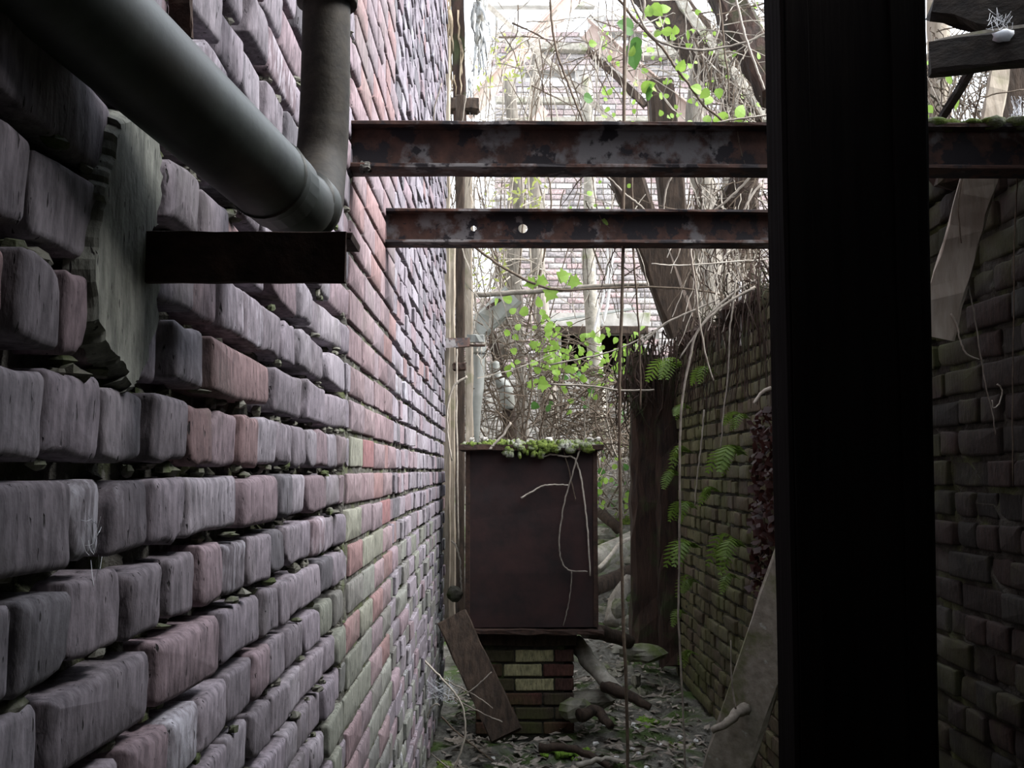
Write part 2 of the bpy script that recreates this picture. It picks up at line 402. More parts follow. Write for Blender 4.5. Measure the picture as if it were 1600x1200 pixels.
mc = MB()
for i in range(620):
    y = 0.5 + 1.7 * random.random() ** .8; k = random.randint(-18, 7); p = (XL - U(.004, .03), y, Z0 - k * P + U(-.006, .008))
    mc.add(*lump(p, U(.004, .012), U(.005, .016), U(.003, .008), 6, 4, .35))
mc.build('mortar_crumbs', 'mortar_crumb', wl, kind='stuff')
# smear of mortar around the bracket
poly = [(183, 186), (236, 178), (248, 260), (243, 345), (226, 362), (222, 440), (246, 446), (240, 520), (214, 600), (198, 612), (190, 572), (168, 552), (148, 500), (143, 385), (158, 300), (172, 255)]
front = []; 
for i, (x, y) in enumerate(poly):
    nx, ny_ = poly[(i + 1) % len(poly)]
    for f in (0, .17, .33, .5, .67, .83): front.append((x + (nx - x) * f + U(-4, 4), y + (ny_ - y) * f + U(-3, 3)))
A = [onx(x, y, XL + 0.0015) for x, y in front]; cy, cz = sum(p.y for p in A) / len(A), sum(p.z for p in A) / len(A)
B = [Vector((XL - .016, p.y + (p.y - cy) * .10, p.z + (p.z - cz) * .05)) for p in A]
C2 = [Vector((XL + .0045, p.y + (cy - p.y) * .03, p.z + (cz - p.z) * .03)) for p in A]
n = len(A); Fc = []
for k in range(n):
    k2 = (k + 1) % n; Fc += [(n + k, n + k2, k2, k), (k, k2, 2 * n + k2, 2 * n + k)]
Fc.append(tuple(2 * n + k for k in range(n)))
part('mortar_smear', A + B + C2, Fc, 'brick', wl, tint=(.175, .18, .155, -.1), label='grey green smear of old mortar behind the bracket')

# ---- right wall
wr = link('wall_right', None, (XR, 4, 0), None); wr['kind'] = 'structure'
specs = []
def right_top(y): return 2.10 + 0.05 * math.sin(y * 3.1) + 0.04 * math.sin(y * 7.7)
for k in range(0, 30):
    v = 0.02 + (k + .5) * P; y = 1.2 + U(0, .1)
    while y < 6.9:
        L = (0.215 if random.random() < 0.3 else 0.102) * U(0.95, 1.04)
        if v + .03 < right_top(y):
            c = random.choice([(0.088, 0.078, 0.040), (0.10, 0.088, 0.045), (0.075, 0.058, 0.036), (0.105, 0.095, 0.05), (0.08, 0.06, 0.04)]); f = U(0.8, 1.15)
            if y < 3.1: c = random.choice([(0.018, 0.013, 0.010), (0.015, 0.013, 0.010), (0.022, 0.014, 0.011)])  # near end coloured much darker, standing in for the shade there
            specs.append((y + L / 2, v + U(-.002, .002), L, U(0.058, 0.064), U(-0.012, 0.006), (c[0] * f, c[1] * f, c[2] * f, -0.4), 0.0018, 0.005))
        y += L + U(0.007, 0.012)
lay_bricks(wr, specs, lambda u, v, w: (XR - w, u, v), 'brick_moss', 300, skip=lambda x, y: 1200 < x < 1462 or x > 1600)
V, Fc = grid_face(130, 80, lambda a, b: (XR + 0.016 * U(0.5, 1.5), 1.1 + 5.8 * a, -0.2 + 2.26 * b + jn() * .004))
part('mortar', V, Fc, 'mortar_dark', wr)
MB().bar((XR + 0.15, -1.6, 1.22), (XR + 0.15, 1.1, 1.22), 0.24, 1.76, (1, 0, 0)).build('added_return_wall', 'mortar_dark', wr)  # unseen stretch, added to stop light entering from the right beside the camera
MB().bar((XR + 0.15, 1.1, 0.93), (XR + 0.15, 6.88, 0.93), 0.24, 2.26, (1, 0, 0)).build('wall_core', 'mortar_dark', wr)

# ---- far wall with its openings
YF = 13.5
wb = link('wall_back', None, (2, YF, 1), None); wb['kind'] = 'structure'
def fx(px): return at(px, 735, YF).x
def fz(py): return at(780, py, YF).z
HOLES = [(fx(776), fx(925), fz(44), fz(12)), (fx(822), fx(902), fz(128), fz(110)), (fx(1035), fx(1168), fz(66), fz(-20)), (fx(878), fx(1004), fz(585), fz(520)), (fx(940), fx(1010), fz(66), fz(46)), (fx(1100), fx(1180), fz(140), fz(100))]
specs = []; core = MB()
X0, X1 = fx(772), fx(1290)
for k in range(0, 88):
    zb = 0.7 + k * P; v = zb + P / 2
    x = X0 + U(-.05, .05) if k % 2 else X0 + U(0, .11)
    hs = sorted((h[0], h[1]) for h in HOLES if h[2] < v < h[3])
    XS = fx(610) if v < fz(462 + 10 * math.sin(k)) else X0
    if XS < X0: x = XS + U(0, .1)
    cuts = [XS]
    for a, b in hs: cuts += [a, b]
    cuts += [X1]
    for i in range(0, len(cuts), 2):
        if cuts[i + 1] - cuts[i] > 0.03: core.bar(((cuts[i] + cuts[i + 1]) / 2, YF + .02, v), ((cuts[i] + cuts[i + 1]) / 2, YF + .3, v), cuts[i + 1] - cuts[i], P, (1, 0, 0), ch=0.0)
    while x < X1:
        L = (0.215 if k % 3 or random.random() < .6 else 0.102) * U(0.97, 1.03)
        if not any(a < x + L and x < b for a, b in hs):
            c = random.choice([(0.40, 0.30, 0.285), (0.38, 0.32, 0.30), (0.33, 0.265, 0.255), (0.46, 0.42, 0.39), (0.29, 0.26, 0.25), (0.39, 0.36, 0.34)]); f = U(0.85, 1.15)
            if v < fz(585): c = random.choice([(0.27, 0.25, 0.225), (0.24, 0.225, 0.20), (0.30, 0.285, 0.25)])
            specs.append((x + L / 2, v, L, 0.062, U(-.006, .004), (c[0] * f, c[1] * f, c[2] * f, U(-.35, .25)), 0.001, 0.004))
        x += L + 0.012
core.build('mortar', 'mortar_far', wb)
def far_skip(x, y): return not (780 < x < 1190 and 60 < y < 600)
lay_bricks(wb, specs, lambda u, v, w: (u, YF - w, v), 'brick_far', 300, skip=far_skip, near_n=8)
lint = MB().bar(at(868, 516, YF - .1), at(1012, 516, YF - .1), .08, .10, (0, 1, 0), 6, .004).build('lintel', 'wood_dark', wb)
MB().bar(at(860, 500, YF - .03), at(1015, 500, YF - .03), .08, .19, (0, 1, 0), 6, .006).build('concrete_band', 'concrete', wb)
MB().bar(at(770, 9, YF - .05), at(930, 9, YF - .05), .12, .06, (0, 1, 0), 6, .006).build('window_lintel', 'concrete', wb)
MB().bar(at(985, 84, YF - .08), at(1195, 84, YF - .08), .16, .13, (0, 1, 0), 8, .012).build('mossy_ledge', 'wood_moss', wb)
MB().bar(at(790, 72, YF - .06), at(920, 76, YF - .06), .12, .10, (0, 1, 0), 8, .012).build('mossy_ledge', 'wood_moss', wb)

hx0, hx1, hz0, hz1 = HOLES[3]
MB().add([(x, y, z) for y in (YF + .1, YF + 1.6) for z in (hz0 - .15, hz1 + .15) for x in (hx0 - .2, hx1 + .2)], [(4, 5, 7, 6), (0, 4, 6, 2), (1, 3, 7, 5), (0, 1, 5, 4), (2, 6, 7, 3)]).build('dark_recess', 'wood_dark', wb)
ws = MB().bar((-1.5, 6.2, 2.2), (-1.5, 13.9, 2.2), .3, 4.6, (1, 0, 0)).build('shade_wall', 'mortar_far'); ws['kind'] = 'structure'  # unseen wall, added to shade the lower part of the far yard
# ---- roof over the place the picture is taken from, rear wall behind it
ceiling = MB().bar((1.2, -1.6, 2.75), (1.2, 0.80, 2.75), 3.6, .12, (1, 0, 0))  .bar((2.15, 0.5, 2.66), (2.15, 1.95, 2.66), 2.3, .08, (1, 0, 0)).build('ceiling', 'wood_dark'); ceiling['kind'] = 'structure'  # second panel added out of view to keep sky light off the near right wall
rear = MB().bar((1.2, -1.6, -.1), (1.2, -1.6, 2.8), 3.6, .12, (1, 0, 0)).build('wall_rear', 'mortar_dark'); rear['kind'] = 'structure'

# ---- floor: level alley, then a rubble bank that climbs to the far wall
def gh(x, y):
    t = min(1, max(0, (y - 6.3) / 5.0)); b = 1.12 * t * t * (3 - 2 * t)
    return b + 0.02 * math.sin(7 * x + 3 * y) + 0.018 * math.sin(11 * y - 5 * x) + 0.012 * math.sin(23 * x + 17 * y) - 0.01
fl = link('floor', None, (1, 6, 0), None); fl['kind'] = 'structure'
V, Fc = grid_face(90, 150, lambda a, b: (lambda x, y: (x, y, gh(x, y) + U(-.012, .012)))(-3 + 9 * a, -1.6 + 15.6 * b))
part('soil', V, Fc, 'ground', fl, smooth=True)
V, Fc = grid_face(24, 40, lambda a, b: (1.42 + 6 * a, 0.3 + 13 * b, 1.75 + .12 * math.sin(5 * b * 6.28 + 4 * a) + U(-.05, .05)))
part('upper_bank', V, Fc, 'ground', fl, smooth=True)

# ------------------------------------------------------------------ steel beams
def i_beam(name, label, Y, top_px, h, holes=()):
    zt = at(780, top_px, Y).z
    t = thing(name, label, 'beam', (0.42, Y, zt - h))
    x0, x1 = XL - 0.06, XR + 0.06; zb = zt - h; fw = 0.075; tf = 0.008
    m = MB()
    for zz in (zt - tf / 2, zb + tf / 2):
        m2 = MB().bar((x0, Y, zz), (x1, Y, zz), fw, tf, (0, 1, 0), 24, .0008)
        m2.build('flange', 'rust', t)
    w = MB(); zc = (zt + zb) / 2; hz = h / 2 - tf; xs = x0; tw = 0.003
    def plate(a, b):
        w.add([(a, Y - tw, zc - hz), (b, Y - tw, zc - hz), (b, Y - tw, zc + hz), (a, Y - tw, zc + hz), (a, Y + tw, zc - hz), (b, Y + tw, zc - hz), (b, Y + tw, zc + hz), (a, Y + tw, zc + hz)],
              [(0, 1, 2, 3), (7, 6, 5, 4)])
    for hx, hzc, r in sorted(holes):
        hzc = zc
        plate(xs, hx - hz)
        ring = []; sq = []
        for k in range(16):
            a = 2 * math.pi * k / 16; ring.append((hx + r * math.cos(a), hzc + r * math.sin(a)))
            q = hz / max(abs(math.cos(a)), 1e-6); q2 = ((hz if math.sin(a) > 0 else hz) / max(abs(math.sin(a)), 1e-6)); e = min(q, q2)
            sq.append((hx + e * math.cos(a), min(zc + hz, max(zc - hz, hzc + e * math.sin(a)))))
        for yy in (Y - tw, Y + tw):
            vv = [(x, yy, z) for x, z in ring] + [(x, yy, z) for x, z in sq]
            w.add(vv, [(k, (k + 1) % 16, 16 + (k + 1) % 16, 16 + k) for k in range(16)])
        w.add([(x, yy, z) for yy in (Y - tw, Y + tw) for x, z in ring], [(k, (k + 1) % 16, 16 + (k + 1) % 16, 16 + k) for k in range(16)])
        xs = hx + hz
    plate(xs, x1)
    w.build('web', 'rust', t)
    return t, zt
YB1 = onx(549, 235, XL).y; YB2 = onx(603, 358, XL).y
b1, zt1 = i_beam('steel_beam', 'nearer rusty steel beam across the alley with blotchy grey paint', YB1, 198, sz(74, YB1))
h1 = at(740, 352, YB2); h2 = at(817, 356, YB2)
b2, zt2 = i_beam('steel_beam', 'farther rusty steel beam across the alley with two small holes', YB2, 331, sz(54, YB2), [(h1.x, h1.z, .008), (h2.x, h2.z, .013)])
# moss on the nearer beam past the post
ms = MB()
for i in range(26):
    p = at(1452 + i * 6, 192 + U(-4, 3), YB1); ms.add(*lump((p.x, YB1 + U(-.03, .03), zt1 + .004), U(.014, .03), U(.02, .03), U(.006, .016)))
tag(ms.build('moss_cushion', 'moss', smooth=True), 'pale green moss growing along the beam top beyond the black post', 'moss', kind='stuff')
# crumbs of masonry where the beam enters the wall
cr = MB()
for i in range(12):
    p = at(556 + U(0, 24), 262 + U(-6, 10), YB1 - U(0, .04)); cr.add(*lump(p, U(.006, .013), U(.006, .013), U(.006, .012), 6, 4, .3))
tag(cr.build('rubble_crumbs', 'mortar'), 'crumbs of rubble lodged under the wall end of nearer beam', 'rubble', kind='stuff')

# ------------------------------------------------------------------ black post
YP = 1.40
pa, pb = at(1208, 735, YP), at(1458, 735, YP)
pt = thing('timber_post', 'broad sooty black post standing close in front of the beams', 'post', ((pa.x + pb.x) / 2, YP, 0))
pl, pr = at(1206, 735, 1.465).x, at(1459, 735, 1.375).x; xm = (pl + pr) / 2; wp = pr - pl
def pcorner(pxt, pxb, Y, py): return at(pxt + (pxb - pxt) * py / 1200, py, Y)
pv = []; pf = []
for i in range(31):
    py = 2400 - 2950 * i / 30
    q = [pcorner(1192, 1216, 1.465, py), pcorner(1449, 1470, 1.375, py)]
    xl, xr, zz = q[0].x, q[1].x, 1.35 - (py - 735) * 1.42 / F
    for x, y in ((xl + .004, 1.375), (xr - .005, 1.375), (xr, 1.380), (xr, 1.46), (xr - .005, 1.465), (xl + .004, 1.465), (xl, 1.46), (xl, 1.38)): pv.append((x + U(-.0007, .0007), y + U(-.0007, .0007), zz))
    if i:
        for k in range(8): pf.append(((i - 1) * 8 + k, (i - 1) * 8 + (k + 1) % 8, i * 8 + (k + 1) % 8, i * 8 + k))
pf += [tuple(range(8))[::-1], tuple(240 + k for k in range(8))]
part('shaft', pv, pf, 'post', pt)
for x in (pl + .022, pr - .026):
    MB().bar((x, 1.373, -.05), (x, 1.373, 2.52), .03, .006, (1, 0, 0), 40, .0006).build('edge_batten', 'post', pt)

# ------------------------------------------------------------------ pipe run and bracket
YA = onx(221, 400, XL).y
br = thing('angle_bracket', 'rusty angle iron bracket jutting from wall under the big pipe', 'bracket', (XL, YA, at(300, 440, YA).z))
q0, q1 = at(219, 362, YA), at(541, 362, YA); zb = at(300, 442, YA).z
MB().bar((XL - .05, YA, (q0.z + zb) / 2), (q1.x, YA, (q0.z + zb) / 2), .006, q0.z - zb, (0, 1, 0), 8, .0006, .1).build('upright_leg', 'rust_dark', br)
MB().bar((XL - .05, YA + .028, q0.z - .003), (q1.x + .004, YA + .028, q0.z - .003), .056, .006, (0, 1, 0), 8, .0006, .1).build('flat_leg', 'rust_dark', br)
pp = thing('drain_pipe', 'thick dark mossy iron pipe sloping down to an elbow and upright', 'pipe', at(470, 320, 1.0))
A_ = at(441, 300, 1.0); B_ = at(92, -21, 0.675)
dirp = (A_ - B_).normalized(); B2 = B_ - dirp * .25
run = MB().tube([B2, B2.lerp(A_, .5), A_], .0398, .0385, 24, 10).build('run', 'pipe', pp, True)
MB().tube([A_ - dirp * .032, A_ - dirp * .026, A_ - dirp * .018], .0402, .0385, 24, 3).build('collar', 'pipe', run, True)
c1 = at(482, 325, 1.07)
MB().tube([A_ - dirp * .012, A_ + dirp * .03, c1 - dirp * .01], .0372, .0325, 24, 5).build('reducer', 'pipe', pp, True)
t1 = c1 + Vector((0.006, .02, .01))
MB().tube([c1 - dirp * .016, c1 - dirp * .008, c1 + dirp * .004], .0352, .0352, 24, 4).build('bead', 'pipe', run, True)
up = [c1 - dirp * .02, c1 + dirp * .012 + Vector((0, 0, .004)), at(500, 268, 1.15), at(506, 200, 1.165), at(509, 100, 1.165), at(511, -60, 1.165), at(513, -330, 1.165)]
upr = MB().tube(up, .0300, .0262, 24, 8).build('upright', 'pipe_up', pp, True)
MB().tube([at(511, 8, 1.165), at(511, -4, 1.165), at(511, -26, 1.165)], .034, .036, 24, 3).build('flange', 'pipe_up', upr, True)
MB().bar(at(283, 60, .98), at(279, -80, .98), .022, .006, (1, 0, 0), 8, .001).build('hanger_strap', 'rust_dark', pp)

# ------------------------------------------------------------------ rusty cabinet on its brick pier
YC = 5.5
L0, R0 = at(727, 850, YC).x, at(934, 850, YC).x
zb, zt = at(830, 986, YC).z, at(830, 703, YC).z
cab = thing('steel_cabinet', 'rusty red brown steel cabinet with a mossy lid on a brick pier', 'cabinet', ((L0 + R0) / 2, YC + .25, zb))
dep = .46
MB().bar(((L0 + R0) / 2, YC + .008, zb + .02), ((L0 + R0) / 2, YC + .008, zt), R0 - L0 - .02, .012, (1, 0, 0), 10, .0012, .2).build('front_panel', 'rust_box', cab); fp = COL.objects[-1]
for x in (L0 + .006, R0 - .006):
    MB().bar((x, YC + dep / 2, zb + .02), (x, YC + dep / 2, zt), .012, dep, (1, 0, 0), 8, .001).build('side_panel', 'rust_box', cab)
MB().bar(((L0 + R0) / 2, YC + dep, zb + .02), ((L0 + R0) / 2, YC + dep, zt), R0 - L0, .012, (1, 0, 0), 6, .001).build('back_panel', 'rust_box', cab)
MB().bar((L0 + .012, YC - .004, zb + .02), (L0 + .012, YC - .004, zt), .024, .012, (1, 0, 0), 8, .001).build('corner_strip', 'rust_dark', fp)
MB().bar((R0 - .012, YC - .004, zb + .02), (R0 - .012, YC - .004, zt), .024, .012, (1, 0, 0), 8, .001).build('corner_strip', 'rust_dark', fp)
MB().bar((L0 - .03, YC + dep / 2 - .01, zt + .012), (R0 + .03, YC + dep / 2 - .01, zt + .012), dep + .1, .03, (0, 1, 0), 12, .003).build('lid', 'rust_dark', cab); lid = COL.objects[-1]
MB().bar((L0 - .01, YC + .02, zb + .004), (R0 + .025, YC + .02, zb - .004), .14, .022, (0, 1, 0), 14, .004).build('base_flange', 'rust_dark', cab)
mo = MB()
for i in range(1000):
    x = L0 - .02 + (R0 - L0 + .04) * random.random() ** .85; y = YC + U(-.05, dep * .9); e = 1 if L0 + .12 < x < R0 - .05 else .6
    mo.add(*lump((x, y, zt + .025), U(.008, .024), U(.008, .024), U(.008, .030) * e, 6, 4, .4))
for i in range(60):
    x = U(L0 + .2, R0 - .03); mo.add(*lump((x, YC - .055, zt + .018 - U(0, .035) * (1.4 if x < L0 + .4 else .6)), U(.012, .028), U(.01, .018), U(.012, .026), 6, 4, .3))
mo.build('moss_mat', 'moss', lid, True, kind='stuff')
for px, py, lab in ((738, 678, 'white plaster lump on the cabinet lid nearest the brick wall'), (757, 676, 'second white plaster lump along the cabinet lid from the brick wall'), (858, 681, 'pale plaster lump in the middle of the mossy cabinet lid'),
                    (922, 686, 'upright white plaster flake near the far corner of the cabinet lid'), (934, 694, 'grey lump at the outer front corner of the cabinet lid')):
    p = at(px, py, YC + .05); p.z = zt + .055
    tag(part('plaster_lump', *lump(p, U(.012, .026), .02, U(.010, .018), 7, 5, .4), 'concrete'), lab, 'rubble', 'plaster lumps on the cabinet lid')
# pier
zt = at(830, 990, YC + .04).z
px0, px1 = at(742, 1060, YC + .05).x, at(898, 1060, YC + .05).x
pier = thing('brick_pier', 'dark crumbling brick pier carrying the rusty cabinet, some bricks yellow', 'pier', ((px0 + px1) / 2, YC + .25, 0))
MB().bar(((px0 + px1) / 2, YC + .26, -.05), ((px0 + px1) / 2, YC + .26, zb - .01), px1 - px0 - .02, .38, (1, 0, 0)).build('pier_core', 'mortar_dark', pier)
yel = {(4, 0), (4, 1), (3, 0), (3, 1), (2, 0)}
for k in range(7):
    v = zb - .10 - (k + .5) * .073; x = px0 - (.06 if k % 2 else 0); j = 0
    if v < -.03: break
    while x < px1 - .03:
        L = min(.205, px1 - x); a = max(x, px0)
        L = x + L - a
        px = proj((a + L / 2, YC, v))
        c = (0.26, 0.24, 0.13) if 778 < px[0] < 862 and 1025 < px[1] < 1092 else random.choice([(0.055, 0.028, 0.022), (0.05, 0.035, 0.026), (0.075, 0.034, 0.026)])
        V, Fc = brick_shape(L - .008, .060, .08, 12, .0015, .005, .002, .02)
        part('brick', [(a + L / 2 + p, YC + .06 - w + U(0, .0), v + q) for p, q, w in V], [f[::-1] for f in Fc], 'brick_moss' if c[0] < .1 else 'brick', pier, tint=(*c, -.3))
        x = a + L; j += 1
MB().bar((px0 - .02, YC + .2, zb - .05), (px1 + .01, YC + .2, zb - .05), .30, .07, (0, 1, 0), 6, .004).build('bearing_slab', 'wood_dark', pier)

# ------------------------------------------------------------------ boards, timbers and posts
def timber(name, label, p0, p1, w, t, mat, side=(1, 0, 0), n=10, jit=.004, cat='timber', group=None):
    V, Fc = bar(p0, p1, w, t, side, n, jit, .14)
    return tag(part(name, V, Fc, mat), label, cat, group)
timber('leaning_board', 'dark board leaning on the brick wall in front of the pier', at(706, 965, 5.15), at(792, 1150, 4.95), .15, .03, 'wood_dark', (1, 0, .2), cat='board')
lb = at(1232, 920, 3.70); la = at(1128, 1225, 4.05)
timber('leaning_plank', 'mossy lichened plank leaning out from behind the black post', la, lb + (lb - la) * .6, .17, .05, 'wood_moss', (.8, -.6, 0), 12, cat='board')
p = at(1150, 1128, 3.80)
brk = MB().tube([at(1112, 1142, 3.8), at(1138, 1128, 3.80), at(1152, 1112, 3.83), at(1166, 1108, 3.86)], .012, .024, 7, 4, .004).tube([at(1150, 1112, 3.82), at(1143, 1060, 3.83), at(1142, 1000, 3.83)], .004, .002, 5, 4)
tag(brk.build('broken_branch', 'stem_grey', smooth=True), 'broken branch stub lying across the mossy leaning plank', 'branch')
timber('leaning_plank', 'pale weathered plank hanging behind the mossy beam beyond the black post', at(1541, 235, YB1 + .10), at(1462, 525, YB1 + .16), .075, .024, 'wood_pale', (1, -.35, 0), 12, .003, cat='board')
timber('rotten_post', 'dark red rotten post standing at the far end of the low wall', at(1010, 1012, 7.0), at(1008, 560, 7.0), .20, .22, 'wood_red', (1, 0, 0), 16, .012, cat='post')
timber('rotten_post', 'brown bark stripped post between the red post and low brick wall', at(1046, 1040, 6.86), at(1040, 575, 6.9), .14, .16, 'wood_red', (1, 0, 0), 16, .012, cat='post')
timber('fallen_timber', 'thick black fallen timber tilted down onto the low brick wall', at(950, 200, 6.6), at(1068, 522, 6.75), .20, .16, 'wood_dark', (1, 0, -.3), 14, .006)
timber('fallen_timber', 'black upright timber crossing the tilted timber above the low wall', at(1030, 130, 6.9), at(1072, 500, 6.85), .17, .15, 'wood_dark', (1, 0, 0), 14, .006)
timber('fallen_timber', 'long mossy roof timber slanting down towards the black post', at(968, -70, 7.4), at(1205, 190, 6.6), .26, .2, 'wood_dark', (1, 0, .8), 18, .012)
timber('roof_pole', 'pale pole lying along the top of the slanting mossy timber', at(1010, -70, 7.2), at(1200, 190, 6.5), .06, .06, 'wood_moss', (1, 0, .8), 18, .008, cat='pole')
timber('fallen_timber', 'dark leaning timber high up against the black post', at(1105, -60, 5.6), at(1215, 150, 5.2), .16, .16, 'wood_red', (1, 0, .5), 12, .008)
timber('fallen_timber', 'short dark prop under the nearer beam beside the black post', at(1172, 262, 5.6), at(1126, 348, 5.7), .13, .12, 'wood_dark', (1, 0, 0), 8, .01)
timber('fallen_timber', 'short black stump above the farther beam close to the post', at(1170, 250, 5.4), at(1165, 345, 5.4), .10, .10, 'wood_dark', (1, 0, 0), 8, .01)
# the two legs of the faded steel brace
def angle_iron(label, p0, p1, w):
    t = thing('brace', label, 'brace', p0); m = Vector((0, .05, 0))
    MB().bar(p0, p1, w, .012, (0, 0, 1), 8, .002).build('broad_leg', 'steel_red', t)
    off = Vector((0, -.03, w * .5)); MB().bar(Vector(p0) + off, Vector(p1) + off, .06, .010, (0, 1, 0), 8, .002).build('edge_leg', 'steel_red', t)
angle_iron('faded red steel brace slanting down to the wall end', at(915, -25, 10.2), at(728, 178, 9.6), .17)
angle_iron('faded red steel brace slanting down to the black timbers', at(918, 48, 10.2), at(1118, 218, 9.6), .20)
timber('brace_batten', 'thin bent batten under the black timber brace', at(918, 78, 10.1), at(1010, 165, 10.0), .06, .04, 'wood_dark', (0, 0, 1), 8, .012, cat='batten')
timber('brace_batten', 'short orange rusty batten end above the nearer beam', at(850, 172, 9.4), at(826, 208, 9.3), .09, .04, 'steel_red', (0, 0, 1), 4, .004, cat='batten')
timber('roof_lath', 'long pale lath running diagonally across the bright gap', at(755, 2, 8.6), at(985, 215, 8.2), .04, .02, 'stem_pale', (0, 0, 1), 14, .006, cat='lath')
timber('wall_pipe', 'upper greenish pipe running level across far brick wall', at(775, 157, YF - .2), at(905, 158, YF - .2), .09, .09, 'wood_moss', (0, 1, 0), 8, .004, cat='pipe')
timber('wall_pipe', 'lower greenish pipe running level across far brick wall', at(792, 188, YF - .2), at(1060, 186, YF - .2), .07, .07, 'wood_moss', (0, 1, 0), 8, .004, cat='pipe')
timber('wall_pipe', 'thin pale pipe sloping across far wall above dark lintel', at(850, 503, YF - .25), at(992, 482, YF - .2), .035, .035, 'duct', (0, 1, 0), 6, .002, cat='pipe')
# left-hand background
timber('end_plank', 'dark batten tucked right behind the end of the tall wall', at(697, 1000, 6.2), at(697, 60, 6.2), .05, .04, 'wood', (1, 0, 0), 18, .004, cat='plank')
timber('end_plank', 'brown plank standing hard against the end of the tall wall', at(706, 985, 6.3), at(706, 385, 6.3), .04, .05, 'wood', (1, 0, 0), 16, .004, cat='plank')
timber('end_plank', 'dark upright timber second from the end of the tall wall', at(719, 990, 6.5), at(719, 150, 6.5), .055, .06, 'wood_dark', (1, 0, 0), 18, .004, cat='plank')
timber('end_plank', 'brown mossy upright third from the end of the tall wall', at(735, 985, 6.7), at(731, 200, 6.7), .05, .05, 'wood', (1, 0, 0), 18, .005, cat='plank')
timber('end_post', 'dark red post above the nearer beam in the torn felt', at(722, 330, 6.9), at(714, -60, 6.9), .085, .07, 'wood_red', (1, 0, 0), 10, .004, cat='post')
timber('shelf_plank', 'black level plank above the nearer beam by the tall wall', at(676, 165, 6.9), at(748, 166, 6.9), .10, .085, 'wood_dark', (0, 1, 0), 6, .006, cat='plank')
br2 = thing('pipe_clip', 'flat rusty clip with a pale end jutting from tall wall', 'clip', at(690, 535, 6.2))
MB().bar(at(690, 536, 6.08), at(733, 535, 6.2), .012, .055, (0, 1, 0), 4, .002).build('strap', 'rust', br2)
MB().bar(at(730, 529, 6.22), at(756, 529, 6.22), .03, .045, (0, 1, 0), 4, .004).build('cap', 'duct', br2)
MB().bar(at(730, 540, 6.2), at(758, 540, 6.2), .02, .012, (0, 1, 0), 4, .001).build('lip', 'rust_dark', br2)
timber('pipe_bracket', 'small dark block clamped to the uprights below the clip', at(708, 573, 6.2), at(728, 573, 6.2), .05, .05, 'rust_dark', (0, 1, 0), 3, .003, cat='block')
dp = thing('downpipe', 'dull grey downpipe below the clip with a bent foot', 'pipe', at(745, 690, 6.8))
MB().tube([at(748, 545, 6.8), at(747, 600, 6.8), at(743, 640, 6.8), at(740, 700, 6.85)], .042, .036, 12, 5).build('barrel', 'duct', dp, True)
MB().tube([at(748, 541, 6.8), at(748, 547, 6.8), at(748, 553, 6.8)], .05, .05, 12, 2).build('socket', 'duct', dp, True)
dk = thing('duct', 'greenish sheet metal duct tilted between the uprights and shrubs', 'duct', at(765, 500, 7.4))
MB().bar(at(738, 522, 7.4), at(802, 462, 7.4), .17, .16, (0, 1, 0), 6, .004).build('casing', 'duct', dk)
MB().bar(at(760, 482, 7.28), at(782, 468, 7.28), .02, .02, (0, 1, 0), 3, .002).build('seam_rib', 'rust_dark', dk)
ep = thing('elbow_pipe', 'grey elbow pipe rising behind the cabinet lid', 'pipe', at(800, 680, 7.6))
MB().tube([at(772, 565, 7.6), at(776, 590, 7.6), at(790, 608, 7.6), at(794, 640, 7.6)], .036, .055, 12, 6).build('bend', 'duct', ep, True)
MB().tube([at(794, 632, 7.62), at(796, 660, 7.62), at(797, 705, 7.62)], .05, .05, 12, 3).build('barrel', 'wood_dark', ep, True)
timber('forked_trunk', 'dark forked dead trunk leaning behind the cabinet', at(806, 700, 8.0), at(768, 520, 8.0), .07, .07, 'wood_dark', (1, 0, 0), 10, .01, cat='trunk')
timber('dead_trunk', 'grey dead trunk upright behind the shrubs beside the duct', at(818, 700, 8.6), at(806, 430, 8.6), .09, .09, 'bark', (1, 0, 0), 12, .01, cat='trunk')
tag(MB().tube([at(938, 700, 9.5), at(930, 560, 9.5), at(921, 430, 9.5), at(922, 300, 9.5), at(916, 120, 9.5)], .075, .05, 8, 5, .006).build('mossy_sapling', 'wood_moss', smooth=True), 'straight mossy sapling standing before the far lintel', 'sapling')
tag(MB().tube([at(860, 720, 10), at(852, 560, 10), at(840, 420, 10), at(834, 250, 10), at(838, 60, 10)], .09, .05, 8, 5, .008).build('pale_sapling', 'bark', smooth=True), 'pale grey sapling between the duct and the far wall', 'sapling')
tag(MB().tube([at(790, 560, 9), at(800, 420, 9), at(812, 330, 9), at(806, 270, 9), at(795, 120, 9)], .08, .05, 8, 5, .008).build('bent_sapling', 'bark', smooth=True), 'bent silvery sapling behind the duct under both beams', 'sapling')
# torn felt
def felt(name, label, pts, Y, mat, n=9):
    m = MB()
    for i in range(n):
        for (xa, ya, xb, yb, w) in pts:
            x0, x1 = U(xa, xb), U(xa, xb); y0, y1 = ya + U(-10, 10), yb + U(-25, 25)
            d = U(-.12, .12)
            m.tube([at(x0, y0, Y + d), at((x0 + x1) / 2 + U(-4, 4), (y0 + y1) / 2, Y + d + U(-.05, .05)), at(x1, y1, Y + d)], sz(w, Y) * U(.3, 1), sz(w, Y) * .12, 5, 5, .01)
    return tag(m.build(name, mat, smooth=True), label, 'felt')
felt('torn_felt', 'grey white torn felt hanging beside the dark red post', [(735, -40, 764, 95, 8), (738, 0, 772, 70, 5)], 6.9, 'cloth', 8)
felt('torn_felt', 'tan torn felt hanging between tall wall and dark red post', [(684, -40, 712, 150, 6), (700, 20, 724, 165, 5)], 6.95, 'cloth_tan', 7)
